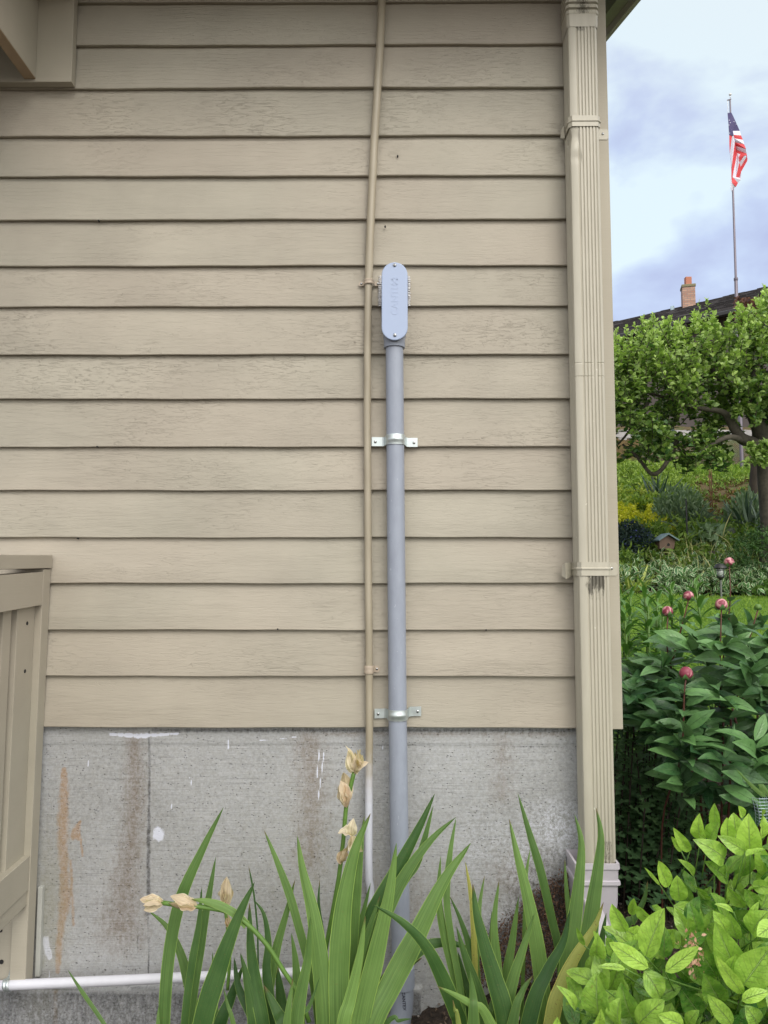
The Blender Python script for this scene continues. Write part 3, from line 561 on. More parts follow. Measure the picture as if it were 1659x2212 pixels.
def screw(mb, p, r, nrm=Vector((0, -1, 0)), slot=None):
    h = r * 0.55; q = nrm.to_track_quat('Z', 'Y').to_matrix(); vs = []; n = 12; prof = [(r, 0), (r, h * .35), (r * .75, h * .8), (r * .3, h)]
    for rad, hz in prof: vs += [Vector(p) + q @ Vector((rad * math.cos(2 * math.pi * j / n), rad * math.sin(2 * math.pi * j / n), hz)) for j in range(n)]
    fs = [(i * n + j, i * n + (j + 1) % n, (i + 1) * n + (j + 1) % n, (i + 1) * n + j) for i in range(3) for j in range(n)] + [tuple(3 * n + j for j in range(n))]
    mb.add(vs, fs)
    for a in (0.5, 0.5 + math.pi / 2):
        c, s = math.cos(a), math.sin(a); w = r * .12; L = r * .55
        mb.add([Vector(p) + q @ Vector((c * l - s * k, s * l + c * k, h * 1.03)) for l, k in ((-L, -w), (L, -w), (L, w), (-L, w))], [(0, 1, 2, 3)], 1)
def mk_screw(p, r, parent):
    mb = MB(); screw(mb, p, r); return mb.build('screw', [M['screw'], M['dark']], parent, smooth=50)
mk_screw((cxx, YFt - .0002, W(852, 573, YFt).z), 0.0062, cov); mk_screw((cxx + .0005, YFt - .0002, W(853, 724, YFt).z), 0.0062, cov)
def text(name, body, size, mat, parent, loc, rot, ext=0.0006, space=1.0):
    cu = bpy.data.curves.new(name, 'FONT'); cu.body = body; cu.size = size; cu.extrude = ext; cu.align_x = 'CENTER'; cu.align_y = 'CENTER'; cu.space_character = space
    cu.offset = size * 0.012
    o = bpy.data.objects.new(name, cu); SC.collection.objects.link(o); dg = bpy.context.evaluated_depsgraph_get(); me = bpy.data.meshes.new_from_object(o.evaluated_get(dg))
    bpy.data.objects.remove(o); me.materials.clear(); me.materials.append(mat); Mx = Matrix.Translation(loc) @ rot.to_4x4(); me.transform(Mx); me.name = name
    o2 = bpy.data.objects.new(name, me); SC.collection.objects.link(o2); put(o2, parent); return o2
front = Matrix.Rotation(R_(90), 3, 'X')
text('embossed_lettering', 'CANTEX', 0.031, M['pvc_cover'], cov, (cxx + .001, YFt - .0003, W(852, 641, YFt).z), Matrix.Rotation(R_(-90), 3, 'Y') @ front, 0.0004)
text('embossed_lettering', '1 2', 0.026, M['pvc_cover'], cov, (cxx + .001, YFt - .0003, W(852, 608, YFt).z), Matrix.Rotation(R_(-90), 3, 'Y') @ front, 0.0004)
cz0, cz1 = C(852, 752).z, C(852, 722).z
MB().lathe((C(852, 740).x, YC, 0), [(PR + .001, cz0), (PR + .0055, cz0), (PR + .0060, cz0 + .002), (PR + .0055, cz1), (PR - .004, cz1 + .004)], 28).build('hub_collar', M['pvc'], con, smooth=35)
MB().box((C(852, 740).x - 0.005, YC - PR - 0.0085, cz0 + .012), (C(852, 740).x + 0.005, YC - PR, cz1)).build('rib', M['pvc'], con, bevel=.002)
# torn white sealant either side of the fitting
for (ua, ub) in ((817, 827), (879, 886)):
    cm = MB()
    for k in range(17):
        v = 598 + k * 3.9; L = 1 if k > 4 else 0.6
        xa = W(ua + RNG.uniform(-1, 1) + (0 if ua < 850 else 0), v, -0.03).x; xb = W(ub + RNG.uniform(-1, 1) * L, v, -0.03).x
        cm.tube([(xa, -0.027, W(850, v, -.03).z), ((xa + xb) / 2, -0.031 - RNG.random() * .003, W(850, v + RNG.uniform(-1, 1), -.03).z), (xb, -0.028, W(850, v + RNG.uniform(-2, 2), -.03).z)], [0.0016, 0.0026, 0.0018], 6)
    cm.box((min(W(ua, 600, -.03).x, W(ub, 600, -.03).x) + .001, -0.0275, W(850, 660, -.03).z), (max(W(ua, 600, -.03).x, W(ub, 600, -.03).x) - .001, -0.0245, W(850, 603, -.03).z))
    cm.build('sealant', M['caulk'], con, smooth=True)
# foot: bell coupling and sweep
e0 = C(869, 2088); e1 = C(870, 2130)
MB().tube([e0 + Vector((0, 0, .004)), e0, e1, e1 + Vector((0, 0, -.004))], [PR + .002, PR + .0085, PR + .0085, PR + .003], 28).build('bell_coupling', M['pvc'], con, smooth=35)
sp = [C(870, 2125), C(870, 2150), C(868, 2180) + Vector((0, -.004, 0)), C(862, 2212) + Vector((0, -.012, 0)), C(848, 2250) + Vector((0, -.03, 0)), C(825, 2285) + Vector((0, -.05, 0))]
elb = MB().tube(sp, PR + .0045, 28).build('elbow', M['pvc'], con, smooth=40)
tx = C(873, 2163, YC - PR - .0062); rt = Matrix.Rotation(R_(90 - 4), 3, 'Y') @ front
text('printed_lettering', 'CANTEX', 0.0138, M['ink'], elb, (tx.x - .001, YC - PR - .0064, tx.z), rt, 0.0002)
text('printed_lettering', 'UL', 0.009, M['ink_faint'], elb, (tx.x - .010, YC - PR - .0052, W(864, 2192, -.1).z), rt, 0.0002)
# ------------------------------------------------------------------ straps
def big_strap(u, v, ul, ur, tilt=0.0):
    c = C(u, v); hw = 0.0168; root = thing('pipe_strap', (c.x, -0.03, c.z), None, None); n = 20; th = 0.0016; mb = MB(); vs = []
    R2 = PR + 0.0022; prof = [(-hw, 0), (-hw * .45, 0.0003), (-hw * .18, .0030), (hw * .18, .0030), (hw * .45, .0003), (hw, 0)]
    for dz, dr in prof:
        for a in np.linspace(math.pi, 2 * math.pi, n):
            bump = dr * (1 if 0.18 * math.pi < a - math.pi < 0.82 * math.pi else 0); vs.append((c.x + (R2 + bump) * math.cos(a), YC + (R2 + bump) * math.sin(a), c.z + dz))
    k = len(prof); mb.add(vs, [(i * n + j, i * n + j + 1, (i + 1) * n + j + 1, (i + 1) * n + j) for i in range(k - 1) for j in range(n - 1)])
    xl, xr = W(ul, v, -.028).x, W(ur, v, -.028).x
    for sx, xe in ((-1, xl), (1, xr)):
        xa = c.x + sx * R2; pts = [(xa, YC), (xa + sx * .002, YC + .012), (xa + sx * .006, -0.030), (xa + sx * .012, -0.0275), (xe, -0.0275)]
        dz = tilt * sx
        for i in range(4):
            (xa_, ya_), (xb_, yb_) = pts[i], pts[i + 1]; cut = .005 if i == 3 else 0
            mb.add([(xa_, ya_, c.z - hw * .9 + dz * i * .25), (xb_, yb_, c.z - hw * .9 + dz * (i + 1) * .25 + cut * 0), (xb_, yb_, c.z + hw * .9 + dz * (i + 1) * .25), (xa_, ya_, c.z + hw * .9 + dz * i * .25)], [(0, 1, 2, 3)])
    o = mb.build('band', M['galv'], root, smooth=35, normals=False); s_ = o.modifiers.new('thick', 'SOLIDIFY'); s_.thickness = th; s_.offset = 0; es = o.modifiers.new('split', 'EDGE_SPLIT'); es.split_angle = R_(32)
    for sx, xe in ((-1, xl), (1, xr)): mk_screw((xe - sx * .012, -0.0288, c.z + tilt * sx - .001), 0.0048, root)
    return root
def pend(o, parent, label=None):     # strap becomes a part of its pipe
    loc = o.location.copy(); kids = list(o.children); o.parent = parent; o.location = loc - parent.location
    if label: o['label'] = label
    return o
pend(big_strap(854, 951, 803, 902, -0.0015), con, 'shiny upper galvanised pipe strap'); pend(big_strap(859, 1543, 809, 910, 0.004), con, 'lower galvanised pipe strap with greenish glints')
# ------------------------------------------------------------------ thin painted pipe
YT = -0.040
def Tp(u, v): return W(u, v, YT)
thin = thing('thin_pipe', Tp(797, 1945), 'thin tan painted pipe, white toward its foot, running up beside the grey conduit', 'pipe')
up = [(826, -60), (825, 0), (821, 100), (815, 200), (809, 300), (804, 400), (800, 494), (797.5, 560), (796.5, 612)]
lo = [(796.5, 604), (795, 680), (794, 760), (793.5, 900), (795, 1160), (797, 1350), (798, 1573), (797, 1700), (796.5, 1850), (797, 1900), (800, 1918), (801, 1990), (803, 2110)]
MB().tube([Tp(*p) for p in up], 0.0137, 20).build('upper_pipe', M['thinpipe'], thin, smooth=40)
MB().tube([Tp(*p) + (Vector((0, .008, 0)) if p[1] > 1905 else Vector((0, 0, 0))) for p in lo], 0.0122, 20).build('lower_pipe', M['thinpipe'], thin, smooth=40)
def thin_strap(v, u, ends, hw, rr_, mat):
    c = Tp(u, v); root = thing('pipe_strap', c, None, None); mb = MB(); n = 16; R2 = rr_; prof = [(-hw, 0), (-hw * .7, .0012), (-hw * .2, 0), (hw * .2, 0), (hw * .7, .0012), (hw, 0)]
    vs = [(c.x + (R2 + dr) * math.cos(a), YT + (R2 + dr) * math.sin(a), c.z + dz) for dz, dr in prof for a in np.linspace(math.pi * .95, 2.05 * math.pi, n)]
    mb.add(vs, [(i * n + j, i * n + j + 1, (i + 1) * n + j + 1, (i + 1) * n + j) for i in range(5) for j in range(n - 1)])
    for ue in ends:
        xe = W(ue, v, -.027).x; sx = 1 if xe > c.x else -1; xa = c.x + sx * R2
        mb.add([(xa, YT, c.z - hw * .8), (xa + sx * .003, -.0275, c.z - hw * .8), (xe - sx * .004, -.0270, c.z - hw * .9), (xe, -.0270, c.z - hw * .4), (xe, -.0270, c.z + hw * .4), (xe - sx * .004, -.0270, c.z + hw * .9), (xa + sx * .003, -.0275, c.z + hw * .8), (xa, YT, c.z + hw * .8)], [(0, 1, 6, 7), (1, 2, 3, 4, 5, 6)])
    o = mb.build('band', mat, root, smooth=35, normals=False); s_ = o.modifiers.new('thick', 'SOLIDIFY'); s_.thickness = .0015; s_.offset = 0; es = o.modifiers.new('split', 'EDGE_SPLIT'); es.split_angle = R_(32)
    for ue in ends:
        xe = W(ue, v, -.027).x; sx = 1 if xe > c.x else -1; mk_screw((xe - sx * .009, -.0285, c.z), .0042, root)
    return root
pend(thin_strap(610, 797, (775, 822), .0085, .0155, M['thin_strap']), thin); pend(thin_strap(1446, 797, (820,), .0125, .0145, M['thin_strap']), thin)
# ------------------------------------------------------------------ horizontal white pipe
YH = -0.078
hp = thing('white_pipe', W(0, 2128, YH), 'white plastic pipe running level along the foot of the foundation', 'pipe')
MB().tube([W(-260, 2146, YH), W(0, 2129, YH), W(275, 2117, YH + .005), W(500, 2107, YH + .012), W(700, 2099, YH + .02)], .0150, 20).build('pipe_run', M['white'], hp, smooth=40)
MB().tube([W(690, 2100, YH + .02), W(712, 2099, YH + .02), W(715, 2099, YH + .02)], [.0185, .0185, .014], 20).build('end_fitting', M['white'], hp, smooth=40)
c = W(17, 2128, YH); mb = MB(); n = 14; vs = []
for dx, dr in [(-.009, 0), (-.005, .002), (0, .0), (.005, .002), (.009, 0)]:
    vs += [(c.x + dx + .003 * (a - 1.57), YH - (.0165 + dr) * math.sin(a), c.z + (.0165 + dr) * math.cos(a)) for a in np.linspace(0, math.pi, n)]
mb.add(vs, [(i * n + j, i * n + j + 1, (i + 1) * n + j + 1, (i + 1) * n + j) for i in range(4) for j in range(n - 1)])
zt_ = W(24, 2092, -.063).z
mb.add([(c.x - .010, YH, c.z + .0165), (c.x + .006, YH, c.z + .0165), (c.x + .008, -.0635, c.z + .020), (c.x - .006, -.0635, c.z + .020), (c.x + .013, -.0635, zt_ - .004), (c.x + .009, -.0635, zt_), (c.x + .001, -.0635, zt_), (c.x - .003, -.0635, zt_ - .004)], [(0, 1, 2, 3), (3, 2, 4, 5, 6, 7)])
ps = thing('pipe_strap', (c.x, YH, c.z), None, None)
o = mb.build('band', M['galv'], ps, smooth=40, normals=False); s_ = o.modifiers.new('thick', 'SOLIDIFY'); s_.thickness = .0018; s_.offset = 0; es = o.modifiers.new('split', 'EDGE_SPLIT'); es.split_angle = R_(32)
mk_screw((c.x + .005, -.0652, zt_ - .010), .0048, ps); pend(ps, hp)
# ------------------------------------------------------------------ downspout
dl = W(1228, 800, -0.03).x; dr_ = W(1308, 820, -0.115).x; YD0, YD1 = -0.040, -0.116
ds = thing('downspout', (0.5 * (dl + dr_), -0.08, W(1290, 1880, -.1).z), 'beige fluted metal downspout fixed to the house corner with two straps', 'downspout')
def spout_section(dent=0):
    w = dr_ - dl; pts = [(0, YD0)]
    for t in (.18, .26, .34, .42, .5, .58, .66, .74, .82):       # flutes on the left flank
        pts.append((0.0022 * (1 if int(t * 100) // 8 % 2 else 0), YD0 + (YD1 - YD0) * t * .93))
    pts.append((0, YD1 + .010)); pts.append((.003, YD1 + .004)); pts.append((.010, YD1))
    a0, a1 = .30, .86; pts.append((w * a0 - .004, YD1))
    for k in range(5):
        f0 = w * (a0 + (a1 - a0) * k / 5); f1 = w * (a0 + (a1 - a0) * (k + .5) / 5); f2 = w * (a0 + (a1 - a0) * (k + .85) / 5)
        pts += [(f0, YD1 + .0032), (f0 + .0012, YD1 + .0032), (f0 + .0038, YD1 - .0004), (f2, YD1 - .0004)]
    pts += [(w * a1, YD1 + .0032), (w * a1 + .004, YD1), (w - .008, YD1), (w - .002, YD1 + .005), (w, YD1 + .012), (w, YD0)]
    return pts
sec = spout_section(); zlo, zhi = W(1290, 1885, -.11).z, W(1260, 58, -.1).z
zse = [W(1290, 783, -.116).z, W(1290, 812, -.116).z]; zs = np.unique(np.concatenate([np.linspace(zlo, zhi, 240)] + [np.array([q - .003, q - .0012, q, q + .001]) for q in zse])); V = []; T = []
zs1, zs2 = W(1260, 264, -.11).z, W(1280, 1229, -.11).z
for z in zs:
    for (x, y) in sec:
        dx = dy = 0.0; w = dr_ - dl
        lean = 0.0; dy += sum(.0016 for q in zse if q - .0014 < z < q + .0003 and mnoise.noise(Vector((x * 60, q * 9, 0))) > -.15)
        if abs(z - (zs1 - .045)) < .10 and x < w * .3 and y < YD0 - .03:      # knocked-in front left edge under the top strap
            k = math.exp(-((z - (zs1 - .05)) / .025) ** 2); dy += .007 * k; dx += .006 * k
        k = math.exp(-((z - (zs1 - .125)) / .012) ** 2); dy += .004 * k * (x < w * .35) * (y < YD1 + .02)
        V.append((dl + x + dx + lean, y + dy, z))
        dirt = max(0, 1 - abs(z - (zs2 - .045)) / .06) if z < zs2 - .0 else 0
        dirt *= min(1.0, max(.25, .75 + 1.1 * mnoise.noise(Vector((x * 190, z * 30, 3))))); dirt = dirt ** 1.3 * (y < YD1 + .006) * (w * .25 < x < w * .8) * 1.0 + .45 * (0.01 if not (w * .6 < x < w * .85 and z < zlo + .10) else 1.0) + (.5 if z > zhi - .03 else 0) * (w * .3 < x < w * .6)
        T.append(min(1, dirt + .30 * max(0, 1 - (zs2 - z) / .30) * (z < zs2) * (w * .3 < x < w * .8)))
n = len(sec); F = [(i * n + j, i * n + (j + 1) % n, (i + 1) * n + (j + 1) % n, (i + 1) * n + j) for i in range(len(zs) - 1) for j in range(n)]
body = npmesh('pipe', np.array(V), np.array(F), M['spout'], ds, np.array(T), smooth=True); body.data.set_sharp_from_angle(angle=R_(30))
# crimped elbow at the top, turning out to the gutter
def ring(x0_, x1_, y0_, y1_, z): r = .008; return [(x0_, y0_, z), (x0_, y1_ + r, z), (x0_ + r, y1_, z), (x0_ + (x1_ - x0_) * .5, y1_, z), (x1_ - r, y1_, z), (x1_, y1_ + r, z), (x1_, y0_, z)]
vs = []; path = [(zhi - .012, 0, .0015), (zhi, 0, .003), (zhi + .03, 0, .003)]
for k in range(5): path += [(zhi + .034 + k * .020, 0, .0055), (zhi + .046 + k * .020, 0, .0045), (zhi + .050 + k * .020, 0, -.0045)]
for k in range(9): path.append((zhi + .14 + k * .06, -.0 - k * .065, .002))
for z, dy, g_ in path: vs += [(x, y + dy, zz_) for x, y, zz_ in ring(dl - g_, dr_ + g_, YD0, YD1 - g_, z)]
F = [(i * 7 + j, i * 7 + (j + 1) % 7, (i + 1) * 7 + (j + 1) % 7, (i + 1) * 7 + j) for i in range(len(path) - 1) for j in range(7)]
eb = npmesh('crimped_elbow', np.array(vs), np.array(F), M['spout'], ds, np.array([.62 if (i // 7 > 2 and i % 7 in (3,)) else .12 for i in range(len(vs))]), smooth=True); eb.data.set_sharp_from_angle(angle=R_(35))
def spout_strap(z, hw, ulL, urR, crumple):
    mb = MB(); g_ = .0022; y1 = YD1 - g_; xa, xb = dl - g_, dr_ + g_
    prof = [(-hw, 0), (-hw * .12, 0), (-hw * .05, .0028), (hw * .12, .0028), (hw * .22, 0), (hw, 0)]; path_ = [(xa, -.03), (xa, y1 + .012), (xa + .010, y1), (xb - .008, y1), (xb, y1 + .010), (xb, -.0375)]
    vs = [(x + (-(dr) if x < xa + .005 else dr if x > xb - .004 else 0), y - (dr if y < y1 + .011 else 0), z + dz) for dz, dr in prof for x, y in path_]
    mb.add(vs, [(i * 6 + j, i * 6 + j + 1, (i + 1) * 6 + j + 1, (i + 1) * 6 + j) for i in range(5) for j in range(5)])
    xr_ = W(urR, 500, -.04).x if False else urR
    mb.add([(xb, -.0375, z - hw), (xr_ - .006, -.0375, z - hw), (xr_, -.0375, z - hw + .006), (xr_, -.0375, z + hw * .7), (xr_ - .006, -.0375, z + hw), (xb, -.0375, z + hw)], [(0, 1, 2, 3, 4, 5)])
    xl_ = ulL; c1, c2 = crumple
    mb.add([(xa, -.035, z - hw), (xl_ + .010, -.058 - c1, z - hw * 1.5), (xl_, -.045 - c2, z - hw), (xl_ + .003, -.050, z + hw * .6), (xl_ + .008, -.062 - c2, z + hw * .9), (xa, -.036, z + hw)], [(0, 1, 5), (1, 2, 3), (1, 3, 4), (1, 4, 5)])
    o = mb.build('strap', M['spout'], ds, smooth=38, normals=False); s_ = o.modifiers.new('thick', 'SOLIDIFY'); s_.thickness = .0016; s_.offset = 0; es = o.modifiers.new('split', 'EDGE_SPLIT'); es.split_angle = R_(25)
    mk_screw((xr_ - .020, -.0388, z + .002), .0045, o)
spout_strap(zs1, .0185, W(1211, 274, -.05).x, XR - .001, (.006, .0)); spout_strap(zs2, .0215, W(1213, 1230, -.05).x, XR - .006, (.012, .006))
# vinyl boot
bx0, bx1 = W(1228, 1880, -.03).x, W(1336, 1885, -.13).x; by0, by1 = -.012, -.135
def brings(mb, rows):
    vs = []
    for z, g_, dyf in rows: vs += [(bx0 - g_, by0, z), (bx0 - g_, by1 - g_ + dyf + .006, z), (bx0 - g_ + .006, by1 - g_ + dyf, z), (bx1 + g_ - .006, by1 - g_ + dyf, z), (bx1 + g_, by1 - g_ + dyf + .006, z), (bx1 + g_, by0, z)]
    k = len(rows); mb.add(vs, [(i * 6 + j, i * 6 + (j + 1) % 6, (i + 1) * 6 + (j + 1) % 6, (i + 1) * 6 + j) for i in range(k - 1) for j in range(6)]); return mb
zb = W(1300, 1866, by1).z; dz = -.0016
rows = [(zb, -.004, 0), (zb, .003, 0), (zb - .016, .004, 0), (zb - .017, .0, 0), (zb - .050, -.001, 0), (zb - .052, .004, 0), (zb - .062, .005, 0), (zb - .064, -.002, 0), (zb - .12, -.004, -.002), (zb - .165, -.010, -.004), (zb - .22, -.014, -.02)]
brings(MB(), rows).build('boot', M['boot'], ds, smooth=25)
kx0, kx1 = bx0 + .02, bx1 - .022; zk = zb - .10
MB().hexa([(kx0, -.30, zb - .30), (kx1, -.30, zb - .30), (kx1, -.06, zb - .25), (kx0, -.06, zb - .25), (kx0, -.29, zb - .20), (kx1 - .01, -.29, zb - .20), (kx1 - .045, -.135, zk), (kx0, -.135, zk)]).build('outlet', M['boot'], ds, bevel=.006, seg=3)
# splash block
sb = thing('splash_block', (bx1, -.2, 0), 'pale rough concrete splash block behind the foot of the downspout', 'splash block')
MB().hexa([(bx0 + .02, -.62, -.03), (bx1 + .10, -.62, -.03), (bx1 + .06, -.02, -.03), (bx0 + .06, -.02, -.03), (bx0 + .02, -.62, .03), (bx1 + .10, -.62, .03), (bx1 + .06, -.02, .09), (bx0 + .06, -.02, .09)]).build('slab', M['rough_concrete'], sb, bevel=.012)
# brown moss heap against the foundation right of the irises
poly = [(1010, 2075), (1050, 2020), (1120, 1960), (1175, 1905), (1238, 1880), (1246, 1960), (1244, 2090), (1150, 2110), (1020, 2105)]
N_ = 7000; B = []; T_ = []
pw = [W(u, v, 0) for u, v in poly]
def inpoly(x, z, pp):
    c_ = False; j = len(pp) - 1
    for i in range(len(pp)):
        if ((pp[i][1] > z) != (pp[j][1] > z)) and x < (pp[j][0] - pp[i][0]) * (z - pp[i][1]) / (pp[j][1] - pp[i][1]) + pp[i][0]: c_ = not c_
        j = i
    return c_
pp = [(p.x, p.z) for p in pw]; xs_ = [p[0] for p in pp]; zs_ = [p[1] for p in pp]
while len(B) < N_:
    x, z = RNG.uniform(min(xs_) - .02, max(xs_) + .01), RNG.uniform(min(zs_), max(zs_) + .02)
    if inpoly(x + RNG.normal() * .012, z + RNG.normal() * .012, pp):
        d_ = -0.004 - RNG.random() * .02 - .05 * max(0, 1 - (z - min(zs_)) / .18); B.append((x, d_, z))
B = np.array(B); dd = rdir(len(B)); dd[:, 1] = -np.abs(dd[:, 1])
mo = leaves('moss', B, B + dd * RNG.uniform(.006, .014, (len(B), 1)), .004, rdir(len(B)), leafmat('brown_moss_tuft', (0.045, 0.028, 0.020), (0.20, 0.115, 0.075), rough=.9, trans=.1), None, 'lance', ns=2)
tag(mo, kind='stuff')
# mulch chips and pebbles over the bed
def chips(name, x0_, x1_, y0_, y1_, n, mat, s0=.006, s1=.022):
    B = np.stack([RNG.uniform(x0_, x1_, n), RNG.uniform(y0_, y1_, n)], 1); z = H(B[:, 0], B[:, 1]) + .006; B = np.column_stack([B, z]); d = rdir(n); d[:, 2] *= .35; L = RNG.uniform(s0, s1, (n, 1))
    return leaves(name, B, B + unit(d) * L, L[:, 0] * .45, rdir(n, 2.0), mat, None, 'ovate', fold=.1, ns=2)
mulchm = leafmat('mulch_chip', (0.03, 0.02, 0.014), (0.22, 0.16, 0.115), rough=.9, trans=0)
tag(chips('mulch', -.2, 3.4, -.8, 1.8, 30000, mulchm), kind='stuff')
pm = MB()
for k in range(260):
    x, y = RNG.uniform(0, 1.7), RNG.uniform(-.3, 1.3); r = RNG.uniform(.003, .009); z = float(H(x, y)) + r * .5; s2 = RNG.uniform(.6, 1.2)
    pm.lathe((x, y, z), [(r * .5, -r * .5), (r * s2, 0), (r * .9, r * .3), (r * .4, r * .55)], 7)
tag(pm.build('pebbles', simple('pebble', (0.34, 0.31, 0.28), .8), None, smooth=True), kind='stuff')
# ------------------------------------------------------------------ irises
def crom(P, n):
    P = [P[0] * 2 - P[1]] + list(P) + [P[-1] * 2 - P[-2]]; out = []; m_ = len(P) - 3
    for k in range(n):
        q = k / (n - 1) * m_; i = min(int(q), m_ - 1); t = q - i; a, b_, c_, d_ = P[i:i + 4]
        out.append(0.5 * ((2 * b_) + (c_ - a) * t + (2 * a - 5 * b_ + 4 * c_ - d_) * t * t + (3 * b_ - a - 3 * c_ + d_) * t ** 3))
    return out
def blade(parent, conv, pts, w, yt, yb, tone, mat='iris', label=None, down=True, tipf=.42, twist=None, name='leaf'):
    k = len(pts); P = []
    for i, p in enumerate(pts):
        u, v = conv(*p); P.append(W(u, v, yt + (yb - yt) * i / (k - 1)))
    if down:
        d = (P[-1] - P[-2]).normalized(); z = P[-1].z
        if z > 0:
            L = (z + .06) / max(.35, -d.z); P.append(P[-1] + Vector((d.x * L * .45, 0, -(z + .06))))
    C_ = crom(P, 26); wd_ = 1.12 * w * conv.s * (yt * .5 + yb * .5 - CAM.y) / FPX
    s = [0.0]
    for i in range(1, 26): s.append(s[-1] + (C_[i] - C_[i - 1]).length)
    L = s[-1]; tw = RNG.uniform(-.5, .5) if twist is None else twist; V = []; UV = []
    tl = min(L * tipf, wd_ * 7.5)
    for i in range(26):
        t = (C_[min(i + 1, 25)] - C_[max(i - 1, 0)]).normalized(); vw = (CAM - C_[i]).normalized(); side = t.cross(vw).normalized(); nn = side.cross(t).normalized()
        a = tw * (s[i] / L) ; sd2 = side * math.cos(a) + nn * math.sin(a); n2 = nn * math.cos(a) - side * math.sin(a)
        ww = wd_ * .5 * min(1.0, (s[i] / tl + .002)) ** .70 * (1 - .10 * (s[i] / L)); asym = 0.35 * ww * (1 - min(1, s[i] / tl))
        for j, q in enumerate((-1, -.5, 0, .5, 1)):
            V.append(C_[i] + sd2 * (ww * q + asym * (abs(q) - 1) * 0) + n2 * (.10 * wd_ * (1 - abs(q))) ); UV.append(((q + 1) / 2, s[i] / .5))
    F = [(i * 5 + j, i * 5 + j + 1, (i + 1) * 5 + j + 1, (i + 1) * 5 + j) for i in range(25) for j in range(4)]
    tn = np.tile([[tone, RNG.random(), .5]], (len(V), 1))
    o = npmesh(name, np.array([tuple(v) for v in V]), np.array(F), M[mat] if isinstance(mat, str) else mat, parent, tn, np.array(UV))
    if label: o['label'] = label
    return o
def cA(x, y): return 274 + .463 * x, 1536 + .463 * y
def cB(x, y): return 713 + .3638 * x, 1481 + .3638 * y
def cC(x, y): return 1179.5 + .3305 * x, 1481 + .3305 * y
cA.s = .463; cB.s = .3638; cC.s = .3305
def cD(x, y): return x, y
cD.s = 1.0
i1 = thing('iris_plant', W(500, 2360, -.5), 'left iris clump with dark blades, holding a toppled stalk of papery withered blooms', 'iris')
i2 = thing('iris_plant', W(720, 2360, -.5), 'large iris clump in front of the conduit foot with a tall upright seed stalk', 'iris')
i3 = thing('iris_plant', W(1040, 2360, -.5), 'slender iris clump in the middle between the conduit and the downspout', 'iris')
i4 = thing('iris_plant', W(1230, 2340, -.5), 'iris clump before the downspout foot with one yellowing brown edged blade', 'iris')
i5 = thing('iris_shoot', W(225, 2360, -.45), 'single thin grass like blade crossing the white pipe at lower left', 'plant')
